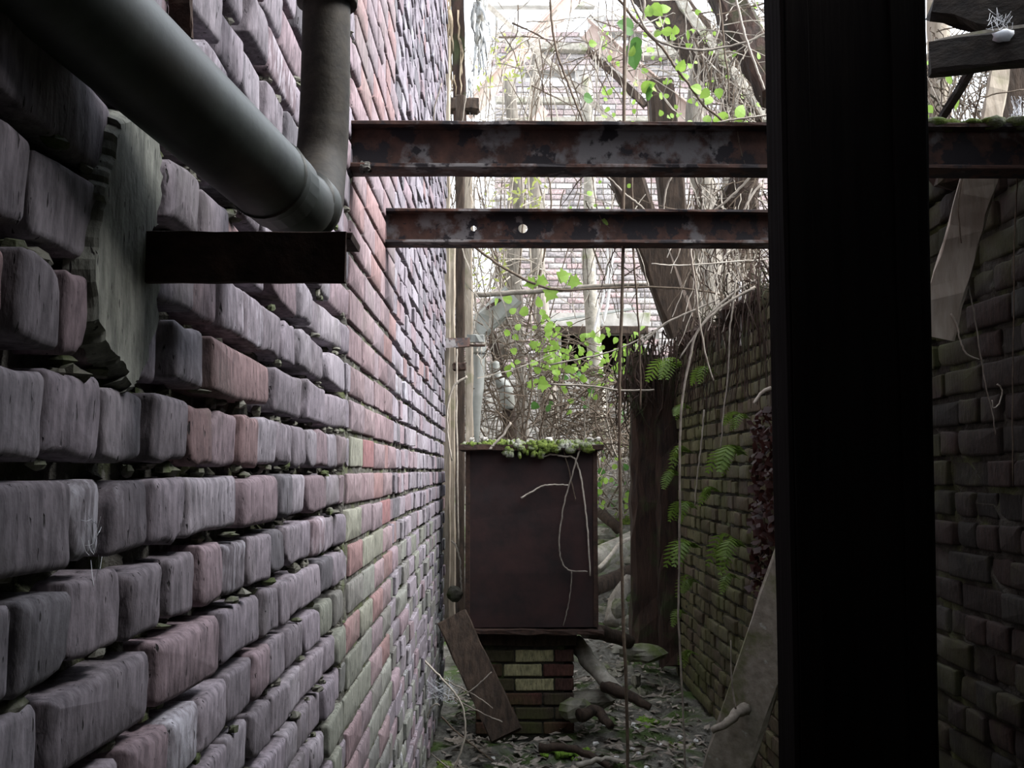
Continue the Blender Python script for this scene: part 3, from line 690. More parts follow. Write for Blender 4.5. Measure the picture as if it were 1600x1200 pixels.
felt('torn_felt', 'pale ragged felt strands below the shelf plank', [(728, 120, 745, 200, 3), (690, 150, 712, 200, 3)], 7.0, 'cloth', 4)

# top right wreckage
YT = 2.15
timber('fallen_rafter', 'black fallen rafter over low wall under the splintered plank end', (1.50, 1.75, 1.95), (1.46, 2.35, 2.24), .12, .10, 'wood_black', (1, 0, 0), 8, .006)
timber('broken_plank', 'dark splintered plank jutting in above the mossy beam', at(1456, 92, YT), at(1456, 92, YT) + (at(1640, 72, YT - .12) - at(1456, 92, YT)) * 2.6, .075, .03, 'wood_black', (0, .25, 1), 10, .0035, cat='plank')
timber('broken_plank', 'thin broken lath lying on top of the splintered plank', at(1460, 73, YT + .04), at(1460, 73, YT + .04) + (at(1640, 44, YT - .05) - at(1460, 73, YT + .04)) * 2.2, .03, .016, 'wood_moss', (0, .25, 1), 10, .0035, cat='plank')
timber('broken_plank', 'black ragged roof board in the top corner above splintered plank', at(1475, -20, YT + .15), at(1475, -20, YT + .15) + (at(1650, 10, YT) - at(1475, -20, YT + .15)) * 2.6, .16, .05, 'wood_black', (0, .25, 1), 10, .014, cat='plank')
timber('leaning_pole', 'thin dark pole propped on the mossy beam under splintered plank', at(1468, 190, YT + .6), at(1530, 90, YT + .4), .018, .018, 'wood_black', (1, 0, 0), 6, .002, cat='pole')
timber('leaning_board', 'silver grey board leaning behind the mossy beam and splintered plank', at(1542, 230, 3.0), at(1566, 90, 3.05), .055, .02, 'wood', (1, 0, 0), 8, .003, cat='board')
timber('leaning_board', 'brown split board beside the silver grey leaning board', at(1572, 230, 3.1), at(1592, 90, 3.1), .06, .02, 'wood_dark', (1, 0, 0), 8, .004, cat='board')
def tree(label, pts, r0, r1, mat='bark', name='tree_trunk', n=10):
    return tag(MB().tube(pts, r0, r1, n, 6, .006).build(name, mat, smooth=True), label, 'tree')
tree('brown tree trunk rising just past the black post', [at(1468, 330, 4.4), at(1466, 150, 4.4), at(1462, -80, 4.4)], .05, .045, 'wood')
tree('dark tree trunk behind the slanting timber near the post', [at(1165, 480, 8.4), at(1150, 250, 8.4), at(1140, -80, 8.4)], .14, .10, 'wood_red')
tree('pale ragged trunk between both beams beside the black post', [at(1104, 540, 7.6), at(1106, 330, 7.6), at(1085, 220, 7.6), at(1098, 60, 7.6)], .11, .06, 'bark')
tree('second pale trunk between both beams nearest the black post', [at(1136, 540, 7.9), at(1130, 400, 7.9), at(1142, 280, 7.9), at(1180, 60, 7.9)], .09, .05, 'bark')

# ------------------------------------------------------------------ logs, stones, rubble on the floor
def logp(label, pts, r0, r1, mat='wood_moss'):
    return tag(MB().tube(pts, r0, r1, 9, 5, .006).build('log', mat, smooth=True), label, 'log')
logp('mossy log lying beside the brick pier, cut end up', [at(899, 1003, 5.75), at(930, 1045, 5.6), at(968, 1082, 5.45)], .046, .04)
logp('black tapering branch running on from the mossy log', [at(945, 1072, 5.5), at(985, 1088, 5.35), at(1016, 1106, 5.3)], .035, .018, 'wood_dark')
logp('dark log lying behind the cabinet towards the red post', [at(915, 985, 6.3), at(945, 990, 6.4), at(985, 1004, 6.5)], .05, .04, 'wood_dark')
logp('black curved branch lying on the floor right of the pier', [at(905, 1118, 5.35), at(935, 1112, 5.4), at(955, 1135, 5.3)], .035, .02, 'wood_dark')
logp('long black stick across the floor in front of the pier', [at(842, 1168, 5.0), at(900, 1172, 5.0), at(955, 1200, 4.85)], .022, .014, 'wood_dark')
logp('thin mossy stick at the front edge of the floor', [at(900, 1196, 4.9), at(940, 1186, 4.9), at(968, 1190, 4.9)], .014, .01)
logp('big mossy log on the rubble bank behind the cabinet', [at(925, 880, 8.2), at(955, 862, 8.4), at(995, 842, 8.7)], .10, .08)
logp('dark hollow log under the big mossy log', [at(925, 920, 7.9), at(960, 905, 8.0), at(990, 890, 8.1)], .07, .05, 'wood_dark')
logp('pale broken log standing against the red post', [at(955, 975, 7.5), at(965, 935, 7.6), at(985, 905, 7.7)], .06, .05, 'bark')
logp('slim pale branch across the rubble bank', [at(936, 888, 7.9), at(970, 850, 8.1), at(992, 838, 8.2)], .016, .012, 'stem_pale')
logp('black stump on the rubble bank beside the cabinet corner', [at(938, 800, 9.2), at(958, 818, 9.0), at(968, 830, 9.0)], .05, .04, 'wood_dark')
def stone(label, px, py, Y, rx, rz, mat='stone', ry=None):
    return tag(part('stone', *lump(at(px, py, Y), rx, ry or rx * .8, rz, 9, 6, .16), mat), label, 'stone')
stone('large squared mossy stone at the foot of the red post', 1002, 1020, 6.55, .15, .055)
stone('mossy stone low beside the foot of the pier', 900, 1108, 5.45, .09, .06)
stone('dark stone between the pier and black curved branch', 925, 1092, 5.6, .11, .05)
stone('grey ball of rubble between cabinet and tall wall', 710, 928, 5.9, .045, .045)
stone('mossy boulder on the rubble bank past the cabinet', 950, 858, 9.4, .13, .07)
stone('yellow mossy stone high on the rubble bank', 975, 812, 9.8, .10, .09, 'moss')
stone('grey angular stone beside the red post foot', 968, 950, 7.2, .06, .07)
def mossm(label, px, py, Y, rx, ry, rz, mat='moss_bright'):
    m = MB(); c = at(px, py, Y); c.z = gh(c.x, c.y)
    for i in range(40):
        a = U(0, 6.28); r = math.sqrt(U(0, 1)); m.add(*lump(c + Vector((rx * r * math.cos(a), ry * r * math.sin(a), rz * .6 * (1 - r * r))), U(.012, .026), U(.012, .026), U(.008, .02), 6, 4, .25))
    return tag(m.build('moss_mound', mat, smooth=True), label, 'moss', kind='stuff')
mossm('bright green moss mound beside the pier corner', 911, 1145, 5.25, .06, .06, .06)
mossm('bright green moss strip at the foot of the pier', 875, 1158, 5.25, .10, .05, .03)
mossm('green moss patch on the floor before the squared stone', 1012, 1060, 5.95, .05, .12, .02)
mossm('green moss at the foot of the tall wall', 690, 1185, 4.9, .05, .16, .03, 'moss')
mossm('moss patch on the floor near the low wall', 1060, 1110, 5.4, .10, .14, .02, 'moss')
chips = [(830, 1102), (943, 1105), (951, 1106), (990, 1112), (993, 1118), (962, 1157), (998, 1163), (1035, 1178), (1086, 1122), (1062, 1124), (1034, 1140), (760, 1156), (768, 1158), (988, 1148), (712, 1130), (692, 1196), (1010, 1175), (930, 1140), (880, 1110), (1046, 1192)]
proto = None
for i, (px, py) in enumerate(chips):
    Y = 1.35 * F / (py - 735 + 14); p = at(px, py, Y); p.z = gh(p.x, p.y) + .012
    if proto is None or i % 5 == 0:
        o = part('plaster_chip', *lump(p, U(.012, .02), U(.012, .02), .009, 6, 4, .35), 'plaster'); proto = o
    else:
        o = proto.copy(); COL.objects.link(o); o.location = p; o.rotation_euler.z = U(0, 6); o.scale = (U(.7, 1.3),) * 3
    tag(o, 'small white plaster chip lying on the mossy alley floor', 'rubble', 'white plaster chips on the alley floor')
lit = MB()
for i in range(2600):
    y = U(4.4, 8.5); x = U(-.26, 1.09) if y < 7 else U(-.26, 2.0)
    z = gh(x, y) + .012; a = U(0, 6.28); l = U(.012, .04); w = l * U(.25, .6)
    ca, sa = math.cos(a), math.sin(a); e = U(0, .02)
    lit.add([(x - ca * l, y - sa * l, z), (x - sa * w, y + ca * w, z + e), (x + ca * l, y + sa * l, z + U(0, .015)), (x + sa * w, y - ca * w, z + U(0, .01))], [(0, 1, 2), (0, 2, 3)])
tag(lit.build('leaf_litter', 'litter'), 'brown dead leaf litter strewn over the alley floor', 'leaf litter', kind='stuff')
tw = MB()
for i in range(170):
    y = U(4.6, 9.5); x = U(-.28, 1.1) if y < 6.8 else U(.3, 2.0); a = U(0, 6.28); l = U(.06, .22); z = gh(x, y) + .02
    tw.tube([(x, y, z), (x + l * .5 * math.cos(a), y + l * .5 * math.sin(a), z + U(0, .04)), (x + l * math.cos(a), y + l * math.sin(a), gh(x, y) + U(.0, .06))], U(.003, .007), .002, 4, 2)
tag(tw.build('fallen_twigs', 'stem_grey'), 'fallen grey twigs scattered over the floor and rubble bank', 'twigs', kind='stuff')
rb = MB()
for i in range(260):
    y = U(6.5, 12.5); x = U(-.5, 2.6) if y > 7.1 else U(-.15, .95); rb.add(*lump((x, y, gh(x, y)), U(.03, .12), U(.03, .10), U(.02, .07), 7, 4, .3))
tag(rb.build('rubble_bank', 'stone'), 'broken stones and rubble covering the bank behind the cabinet', 'rubble', kind='stuff')

# ------------------------------------------------------------------ leaves, vines, shrubs
def leaf_mesh(kind):
    if kind == 'maple':
        ol = [(0, 0), (.22, .02), (.42, -.06), (.36, .2), (.62, .34), (.36, .48), (.30, .62), (.14, .70), (0, 1.05)]
    elif kind == 'long':
        ol = [(0, 0), (.12, .12), (.18, .38), (.15, .66), (.07, .88), (0, 1.0)]
    else:
        ol = [(0, 0), (.22, .02), (.38, .2), (.40, .42), (.30, .66), (.14, .86), (0, 1.0)]
    V = []; Fc = []; n = len(ol)
    for x, y in ol: V.append((x, y, .10 * x + .05 * math.sin(y * 3)))
    for x, y in ol: V.append((-x, y, .10 * x + .05 * math.sin(y * 3)))
    for i in range(1, n - 2): pass
    mid = [(0, y, .05 * math.sin(y * 3)) for x, y in ol]; V += mid
    for i in range(n - 1):
        Fc += [(2 * n + i, i, i + 1, 2 * n + i + 1), (2 * n + i + 1, n + i + 1, n + i, 2 * n + i)]
    me = bpy.data.meshes.new('leaf_' + kind); me.from_pydata(V, [], Fc); return me
LM = {}
def leaf(parent, p, size, mat, kind='heart', face=None, name='leaf'):
    key = (kind, mat)
    if key not in LM: LM[key] = leaf_mesh(kind); LM[key].materials.append(M[mat])
    o = link(name, LM[key], p, parent)
    o.scale = (size,) * 3
    f = face or (math.pi / 2 + U(-.85, .85), U(0, 6.28), U(-.7, .7))
    o.rotation_euler = f
    return o
def PV(pts, Y):
    return [at(p[0], p[1], p[2] if len(p) > 2 else Y) for p in pts]
def vine(label, pts, Y, w0, w1, mat='stem', leaves=(), name='vine', cat='vine', lmat='leaf', group=None):
    """pts in picture units at distance Y, w in picture units; leaves: (px, py, size px, kind)"""
    Pt = PV(pts, Y)
    V, Fc = tube(Pt, sz(w0, Y) / 2, sz(w1, Y) / 2, 6, 6, sz(.6, Y))
    if not leaves: return tag(part(name, V, Fc, mat, smooth=True), label, cat, group)
    t = thing(name, label, cat, Pt[0], group)
    part('stem', V, Fc, mat, t, smooth=True)
    for l in leaves:
        q = at(l[0], l[1], Y); near = min(Pt, key=lambda a: (a - q).length)
        ho = t
        if (near - q).length > .01:
            V, Fc = tube([near, near.lerp(q, .5) + Vector((0, 0, .01)), q], sz(1.2, Y) / 2, sz(.8, Y) / 2, 4, 2); ho = part('leaf_stalk', V, Fc, mat, t)
        leaf(ho, q, sz(l[2], Y) * 1.0, l[4] if len(l) > 4 else lmat, l[3] if len(l) > 3 else 'heart')
    return t
vine('long straight brown vine hanging from above to the floor', [(976, -40), (975, 200), (974, 330), (972, 460), (968, 600), (969, 760), (974, 960), (979, 1100), (981, 1230)], 2.85, 5.5, 5, 'stem')
vine('thin brown vine hanging a little past the long straight one', [(986, 255), (989, 330), (990, 400), (996, 480), (1000, 560), (1001, 640)], 3.0, 3.5, 2.5, 'stem')
vine('pale curving vine hanging before the low wall to the floor', [(1180, 448), (1130, 478), (1092, 515), (1078, 560), (1065, 640), (1062, 740), (1062, 860), (1060, 960), (1066, 1080), (1072, 1230)], 3.6, 4.5, 3.5, 'stem_grey')
vine('pale vine dropping from the farther beam towards the low wall', [(1079, 365), (1080, 400), (1086, 440), (1093, 500), (1104, 560), (1115, 595)], 2.98, 4, 2, 'stem_pale')
vine('grey stem sagging in a wide V across both beams', [(948, 275), (975, 302), (1000, 322), (1030, 348), (1058, 366), (1085, 352), (1120, 326), (1150, 300), (1180, 268), (1200, 250)], 2.95, 4.5, 4, 'stem_grey')
vine('short looping stem hanging down to meet the sagging V', [(1052, 270), (1042, 292), (1037, 325), (1040, 345), (1046, 358)], 2.93, 3.5, 2.5, 'stem_grey')
vine('horizontal grey branch behind the shrubs under farther beam', [(728, 462), (790, 458), (860, 453), (940, 447), (1012, 445)], 7.0, 9, 7, 'stem_grey', name='branch', cat='branch')
vine('thin level stem curving past the tilted black timber', [(740, 385), (790, 420), (840, 445), (880, 453), (960, 450), (1030, 449), (1100, 455), (1140, 466)], 5.6, 4.5, 3, 'stem', [(852, 436, 22, 'maple'), (836, 440, 20, 'maple'), (873, 434, 24, 'maple'), (864, 452, 24, 'maple'), (890, 438, 22, 'maple')], name='leafy_branch', cat='branch')
vine('pale wire strung level across the black timber to the post', [(1018, 412), (1060, 415), (1110, 412), (1160, 408), (1212, 404)], 4.6, 2.2, 2.2, 'stem_pale', name='wire', cat='wire')
vine('grey branch rising from the shrubs to the low wall top', [(1000, 540), (1040, 505), (1100, 478), (1160, 448), (1200, 430)], 5.2, 4, 3, 'stem_grey', name='branch', cat='branch')
vine('grey branch forking down in front of the low wall', [(1195, 432), (1150, 455), (1110, 490), (1085, 525), (1062, 560)], 4.6, 4.5, 2.5, 'stem_grey', name='branch', cat='branch')
vine('long bare shoot reaching from the shrubs past the red post', [(860, 570), (940, 553), (1000, 530), (1050, 500)], 6.3, 3, 2, 'stem_grey', name='branch', cat='branch')
vine('level bare twig across the shrubs to the red post', [(860, 600), (920, 603), (975, 610), (1022, 609)], 6.2, 3, 3, 'stem_grey', name='branch', cat='branch')
vine('white strip hanging before the far wall, the longer one', [(949, 380), (950, 420), (945, 455), (935, 490), (928, 522)], 8.5, 5, 4, 'strip', name='hanging_strip', cat='strip')
vine('white strip hanging before the far wall, the shorter one', [(957, 382), (955, 420), (950, 470), (940, 510)], 8.5, 6, 4.5, 'strip', name='hanging_strip', cat='strip')
vine('white strip hanging over the low wall beside the post', [(1156, 440), (1156, 480), (1158, 515), (1158, 540)], 4.9, 5, 5, 'strip', name='hanging_strip', cat='strip')
vine('thin stem dangling over low wall below its white strip', [(1150, 438), (1145, 480), (1140, 520), (1138, 580), (1130, 650), (1126, 700)], 4.5, 3, 2, 'stem_grey')
vine('thin stem trailing on low wall left of the white strip', [(1100, 640), (1096, 690), (1090, 740), (1085, 790)], 4.6, 2.5, 1.5, 'stem_grey')
# twigs before the cabinet
vine('pale arched twig before the upper part of the cabinet', [(846, 716), (860, 710), (880, 713), (898, 717), (908, 748), (914, 790), (919, 840), (922, 900)], 5.47, 3, 2.5, 'stem_pale', name='twig', cat='twig')
vine('pale twig curving across the middle of the cabinet', [(814, 778), (832, 768), (848, 759), (870, 757), (888, 758)], 5.47, 3.2, 2, 'stem_pale', name='twig', cat='twig')
vine('thin twig looping down low on the cabinet front', [(916, 680), (905, 705), (896, 735), (882, 785), (875, 830), (874, 860), (880, 882), (893, 892), (918, 893)], 5.45, 2.6, 2.2, 'stem_grey', name='twig', cat='twig')
vine('thin dangling thread of stem on lower cabinet front', [(893, 893), (892, 920), (887, 950), (880, 978)], 5.47, 2, 1.6, 'stem_grey', name='twig', cat='twig')
vine('small dark twig crossing behind the arched twig', [(878, 690), (890, 740), (898, 775), (899, 782)], 5.47, 2, 1.6, 'stem', name='twig', cat='twig')
vine('pale stick lying over the front edge of cabinet lid', [(798, 660), (786, 680), (772, 694), (765, 702)], 5.4, 4, 4, 'stem_pale', name='twig', cat='twig')
vine('white shoot curving in the gap beside the cabinet', [(705, 845), (712, 852), (718, 872), (720, 900), (721, 925)], 5.6, 3.2, 3, 'stem_pale', name='twig', cat='twig')
vine('pale shoot arching from the clip down the wall end', [(730, 588), (712, 600), (703, 618), (699, 645), (700, 680), (706, 720)], 6.0, 4, 2.5, 'stem_pale', name='twig', cat='twig')
vine('white bare rod standing beside the uprights below the clip', [(714, 545), (713, 600), (714, 700), (716, 860)], 6.15, 3, 3, 'stem_pale', name='twig', cat='twig')
# stems at the foot of the left wall
vine('pale arching bramble stem at the foot of the tall wall', [(663, 1032), (690, 1060), (712, 1085), (724, 1110), (727, 1145), (720, 1175), (710, 1200), (700, 1225)], 4.5, 3.5, 3, 'stem_pale', name='bramble', cat='bramble')
vine('thin bramble stem crossing the leaning board downwards', [(690, 1060), (720, 1075), (745, 1088), (770, 1107)], 4.6, 2.4, 2, 'stem_grey', name='bramble', cat='bramble')
vine('thin bramble stem crossing the leaning board upwards', [(700, 1095), (730, 1083), (752, 1065), (768, 1050)], 4.6, 2.4, 2, 'stem_grey', name='bramble', cat='bramble')
vine('low bramble stem trailing over the floor beside leaning board', [(700, 1085), (735, 1105), (765, 1120), (785, 1128)], 4.65, 2.6, 2, 'stem_grey', name='bramble', cat='bramble')
vine('short bramble hoop nearest the foot of tall wall', [(668, 1122), (672, 1108), (680, 1100), (687, 1102)], 4.5, 2.2, 2, 'stem_grey', name='bramble', cat='bramble')
vine('dark root running down the floor from the bramble', [(690, 1120), (715, 1145), (740, 1165), (770, 1190)], 4.75, 3, 2, 'stem', name='bramble', cat='bramble')
# twigs over the nearer beam
vine('fine dead stem hanging over the nearer beam by the wall', [(690, 130), (678, 175), (682, 215), (700, 255), (712, 268)], 2.25, 2.2, 1.6, 'stem_grey')
vine('pale dead stem beside the fine stem over nearer beam', [(728, 150), (722, 190), (712, 225), (708, 262)], 2.25, 3, 2, 'stem_grey')
vine('wispy stem on the nearer beam closest to the wall', [(606, 200), (620, 225), (628, 250), (626, 275)], 2.25, 1.8, 1.4, 'stem_grey')
vine('fine looped root hanging on the farther beam', [(668, 330), (690, 350), (698, 370), (690, 385), (680, 372), (685, 340), (700, 328)], 2.845, 1.8, 1.4, 'stem_grey')
# vines in the bright gap above the nearer beam
vine('dark bare vine crossing the bright gap down to beam', [(860, -30), (861, 20), (868, 75), (880, 110), (893, 145), (905, 175), (918, 205)], 3.4, 4, 3, 'stem', [(912, 151, 22, 'heart', 'leaf_deep'), (920, 68, 16, 'heart')])
vine('long dark vine sloping past the steel brace to beam', [(960, -10), (1000, 40), (1035, 75), (1055, 105), (1075, 130), (1100, 165), (1130, 190), (1145, 225), (1160, 262)], 3.2, 4.5, 3.5, 'stem', [(1060, 112, 22, 'heart'), (1062, 122, 18, 'heart'), (1096, 142, 22, 'heart'), (1110, 150, 20, 'heart'), (1138, 186, 30, 'heart'), (1152, 184, 26, 'heart')])
vine('grey vine looped with large drooping dark green leaves', [(1005, -20), (1006, 25), (996, 40), (986, 52), (981, 80), (977, 130), (975, 195)], 3.2, 5, 3.5, 'stem_grey', [(990, 46, 36, 'heart', 'leaf_deep'), (985, 68, 44, 'heart', 'leaf_deep'), (1000, 60, 28, 'heart', 'leaf_deep'), (1018, 8, 26, 'heart'), (1030, 16, 22, 'heart'), (1014, 26, 20, 'heart'), (985, 88, 18, 'heart')])
vine('arching vine sagging to the black post with small leaves', [(975, -30), (995, 20), (1020, 58), (1050, 72), (1085, 78), (1120, 76), (1165, 66), (1200, 50)], 3.0, 4, 3.5, 'stem_grey', [(1032, 48, 16, 'heart'), (1050, 50, 20, 'heart'), (1056, 54, 16, 'heart'), (1075, 46, 18, 'long')])
vine('pale straight vine slanting past the black post edge', [(1148, -10), (1160, 40), (1172, 80), (1185, 115), (1194, 140)], 2.9, 4, 4, 'stem_pale')
vine('thin reddish stem hanging between brace and black post', [(1120, -20), (1128, 30), (1132, 80), (1138, 120), (1139, 165)], 3.1, 3, 2.5, 'stem', [(1108, 140, 20, 'heart'), (1122, 138, 18, 'heart')])
vine('young shoot with two drooping leaves in front of brace', [(1012, 120), (1008, 140), (1012, 160), (1014, 200), (1017, 260), (1018, 338)], 2.9, 2.2, 2, 'stem', [(1002, 140, 26, 'heart'), (1022, 136, 22, 'heart'), (1012, 158, 30, 'long', 'leaf_deep'), (1030, 148, 14, 'heart')])
vine('bare shoot on the nearer beam with leaves beside post', [(1092, 200), (1140, 188), (1170, 184), (1200, 180)], 2.23, 3.2, 3, 'stem_pale', [(1084, 192, 20, 'heart'), (1104, 192, 18, 'heart'), (1160, 190, 18, 'heart')])
vine('fine shoot with two leaves before the farther beam', [(925, 270), (930, 310), (940, 345), (952, 356)], 2.842, 1.6, 1.4, 'stem', [(938, 354, 18, 'heart'), (950, 352, 18, 'long')])
vine('thin thread of vine hanging left of two leaf shoot', [(862, 190), (860, 120), (864, 90), (868, 76)], 3.4, 2.2, 1.8, 'stem')
vine('thin dark vine dropping from nearer beam beside post', [(1150, 190), (1156, 230), (1166, 262)], 2.165, 3, 2.2, 'stem')
vine('twiggy pale shoot poking past post below nearer beam', [(1190, 285), (1172, 310), (1158, 336), (1146, 345)], 2.9, 4, 3, 'stem_pale')
# beyond the post
vine('thin vine hanging down the brick wall near the frame edge', [(1592, 180), (1590, 260), (1586, 360), (1584, 480), (1582, 620), (1583, 760)], 2.2, 2.4, 1.8, 'stem')
vine('dark stem slanting over the pale hanging plank', [(1535, 130), (1520, 200), (1506, 270), (1498, 320), (1502, 380)], 2.25, 3, 2, 'stem')
vine('pale dead tendril hanging below the pale plank', [(1486, 490), (1496, 510), (1500, 530), (1510, 552), (1530, 562)], 2.3, 3.4, 2, 'stem_pale')
vine('thin green tendril hanging from the pale plank', [(1506, 400), (1512, 440), (1520, 480), (1530, 540), (1540, 600), (1550, 640), (1556, 680)], 2.3, 2.6, 1.8, 'stem_grey')
vine('small looped tendril end on the dark brick wall', [(1558, 600), (1566, 610), (1562, 630), (1552, 638), (1550, 625)], 2.3, 2.4, 2, 'stem_pale')
vine('bowed thin branch above the mossy beam', [(1495, 195), (1515, 165), (1550, 148), (1600, 140)], 2.6, 3, 2.4, 'stem')
vine('green leafed sprig between the plank and mossy beam', [(1470, 185), (1480, 160), (1490, 135), (1494, 118)], 3.2, 2.5, 2, 'stem', [(1486, 132, 26, 'long'), (1496, 150, 24, 'long'), (1450, 178, 18, 'heart'), (1448, 96, 14, 'heart'), (1448, 166, 16, 'heart')])
stub = vine('broken pale branch stub sticking out of the low wall', [(1205, 606), (1190, 614), (1178, 630)], 4.2, 7, 5, 'stem_pale', name='branch_stub', cat='branch')

# thickets
def thicket(name, label, x0, x1, y0, y1, Ya, Yb, ncane, ntwig, leaves, mat='stem_grey'):
    t = thing(name, label, 'shrub', at((x0 + x1) / 2, y1, Ya))
    pts = []
    for i in range(ncane):
        Y = U(Ya, Yb); xa = U(x0, x1); xb = xa + U(-90, 90); xm = (xa + xb) / 2 + U(-30, 30)
        p = PV([(xa, y1 + 10), (xm + U(-20, 20), y1 - (y1 - y0) * U(.3, .5)), (xm + U(-20, 20), y1 - (y1 - y0) * U(.6, .8)), (xb, y0 + U(0, 50))], Y)
        V, Fc = tube(p, sz(U(2, 3.6), Y) / 2, sz(1.4, Y) / 2, 5, 5, .006); part('cane', V, Fc, random.choice([mat, 'stem', 'stem_grey']), t, smooth=True); pts.append(p)
    m = MB()
    for i in range(ntwig):
        Y = U(Ya, Yb); x, y = U(x0, x1), U(y0, y1); a = random.choice([U(-.5, .5), U(-1.2, 1.2)]) + (math.pi if random.random() < .5 else 0); l = U(20, 95)
        m.tube([at(x, y, Y), at(x + l * .5 * math.cos(a), y + l * .5 * math.sin(a) + U(-9, 9), Y + U(-.2, .2)), at(x + l * math.cos(a), y + l * math.sin(a) + U(-4, 12), Y + U(-.3, .3))], sz(U(.8, 1.5), Y), sz(.6, Y), 4, 3, .004)
    m.build('twigs', mat, t, kind='stuff')
    for l in leaves:
        leaf(t, at(l[0], l[1], l[4] if len(l) > 4 else U(Ya - .3, Ya + .5)), sz(l[2], Ya), l[5] if len(l) > 5 else 'leaf', l[3])
    return t
lv = [(845, 545, 18, 'maple'), (866, 542, 22, 'maple'), (882, 552, 19, 'maple'), (830, 542, 15, 'maple'), (842, 600, 20, 'maple'), (828, 606, 16, 'maple'), (858, 518, 16, 'maple'), (845, 480, 18, 'heart'), (826, 485, 20, 'heart'), (800, 470, 18, 'heart'), (776, 475, 16, 'heart'), (790, 580, 14, 'heart'), (830, 632, 16, 'heart', 6.9, 'leaf_deep'), (860, 640, 16, 'heart', 6.9, 'leaf_deep')]
for i in range(26): lv.append((U(790, 880), U(470, 600), U(9, 15), 'heart'))
thicket('bramble_shrub', 'bare twiggy bramble with maple shaped leaves behind the cabinet', 745, 885, 500, 700, 6.8, 8.6, 28, 180, lv, 'stem')
lv = []
for i in range(120): lv.append((U(845, 1008), 505 + 75 * random.random() ** .8, U(8, 13), 'heart'))
for i in range(40): lv.append((U(860, 985), U(575, 650), U(9, 15), 'heart', U(7.2, 8.5), random.choice(['leaf_deep', 'leaf'])))
thicket('leafy_shrub', 'twiggy shrub with bright small leaves under the far lintel', 870, 1000, 575, 705, 7.2, 9.2, 30, 300, lv, 'stem')
lv = [(U(930, 1000), U(690, 800), U(8, 14), 'heart', U(8.5, 9.5), random.choice(['leaf_deep', 'leaf'])) for i in range(40)]
thicket('low_undergrowth', 'low weedy undergrowth on the bank between cabinet and red post', 925, 1005, 640, 800, 8.8, 10.5, 24, 170, lv, 'stem_grey')
lv = [(U(745, 830), U(50, 140), U(8, 14), 'long', U(8, 9), 'foliage') for i in range(60)] + [(U(755, 850), U(270, 325), U(8, 13), 'long', U(8, 9), 'foliage') for i in range(50)] + [(U(735, 790), U(385, 450), U(8, 13), 'long', U(8, 9), 'foliage') for i in range(40)]
thicket('pale_bush', 'pale leafed bush hanging beside the torn felt and saplings', 735, 850, 40, 520, 8.2, 9.2, 22, 90, lv, 'stem_pale')
lv = [(U(940, 1190), U(10, 195), U(7, 13), 'heart', U(5, 7)) for i in range(120)] + [(U(880, 990), U(270, 330), U(7, 12), 'heart', U(5, 7)) for i in range(8)]
def tangle(name, label, boxes, mats):
    t = thing(name, label, 'climber', at(boxes[0][0], boxes[0][3], boxes[0][4]))
    for mat in mats:
        m = MB()
        for (x0, x1, y0, y1, Ya, Yb, n, vert) in boxes:
            for i in range(n // len(mats)):
                Y = U(Ya, Yb); x, y = U(x0, x1), U(y0, y1); a = U(1.1, 2.0) if random.random() < vert else U(-.9, .9); l = U(40, 150)
                m.tube([at(x, y, Y), at(x + l * .5 * math.cos(a) + U(-12, 12), y + l * .5 * math.sin(a) + U(-6, 6), Y), at(x + l * math.cos(a), y + l * math.sin(a), Y)], sz(U(.6, 1.5), Y), sz(.6, Y), 4, 4, .006)
        m.build('stems', mat, t, kind='stuff')
    return t
t = tangle('climber_tangle', 'tangle of dead climber stems filling bright gap above the beams', [(770, 1180, -40, 150, 4.5, 8.5, 190, .5), (1080, 1190, 20, 180, 5.0, 6.4, 160, .6)], ['stem_pale', 'stem', 'stem_grey'])
for l in lv: leaf(t, at(l[0], l[1], l[4]), sz(l[2], l[4]), 'leaf', l[3])
tangle('climber_tangle', 'dead climber stems hanging between the beams beside the post', [(1075, 1195, 265, 460, 4.6, 6.4, 300, .8), (880, 1000, 265, 440, 6, 9, 60, .8)], ['stem_pale', 'stem', 'wood_red'])
tangle('climber_tangle', 'twiggy stems in the gap above the mossy beam', [(1445, 1600, 40, 180, 3.2, 4.6, 220, .6)], ['stem', 'stem_grey', 'wood_red'])
tangle('climber_tangle', 'dry hanging stems round the uprights at the wall end', [(698, 770, 180, 700, 6.3, 7.8, 150, .9)], ['stem_pale', 'stem', 'stem_grey'])
# debris and dead fern along the top of the low wall
m = MB()
for i in range(330):
    y = U(3.2, 6.8); x = XR + U(-.02, .2); z = 2.06 + U(0, .08); l = U(.15, .5)
    m.tube([(x, y, z), (x - U(.02, .12), y + U(-.1, .1), z + U(0, .1)), (x - U(.05, .16), y + U(-.15, .15), z - l)], U(.002, .005), .0015, 4, 4, .004)
tag(m.build('dead_bracken', 'wood_red'), 'red brown dead bracken drooping over the low wall top', 'bracken', kind='stuff')
m = MB()
for i in range(120):
    y = U(2.0, 6.8); m.add(*lump((XR + U(0.0, .22), y, 2.08 + U(0, .05)), U(.04, .10), U(.05, .12), U(.03, .08), 7, 4, .3))
tag(m.build('wall_top_rubble', 'wood_red'), 'crumbled brick and soil heaped on the low wall top', 'rubble', kind='stuff')
iv = MB()
for i in range(420):
    px, py = 1192 + U(-14, 16) * (1 if random.random() < .7 else 1.6), U(640, 930); p = onx(px, py, XR - .03 - U(0, .05)); s = U(.012, .03)
    a = Vector((U(-1, 1), U(-1, 1), U(-1, 1))).normalized(); b = a.orthogonal()
    iv.add([p - a * s, p + b * s * .6, p + a * s, p - b * s * .6], [(0, 1, 2, 3)])
tag(iv.build('red_ivy', 'ivy_red'), 'clump of dark red dead ivy on low wall beside the post', 'ivy', kind='stuff')

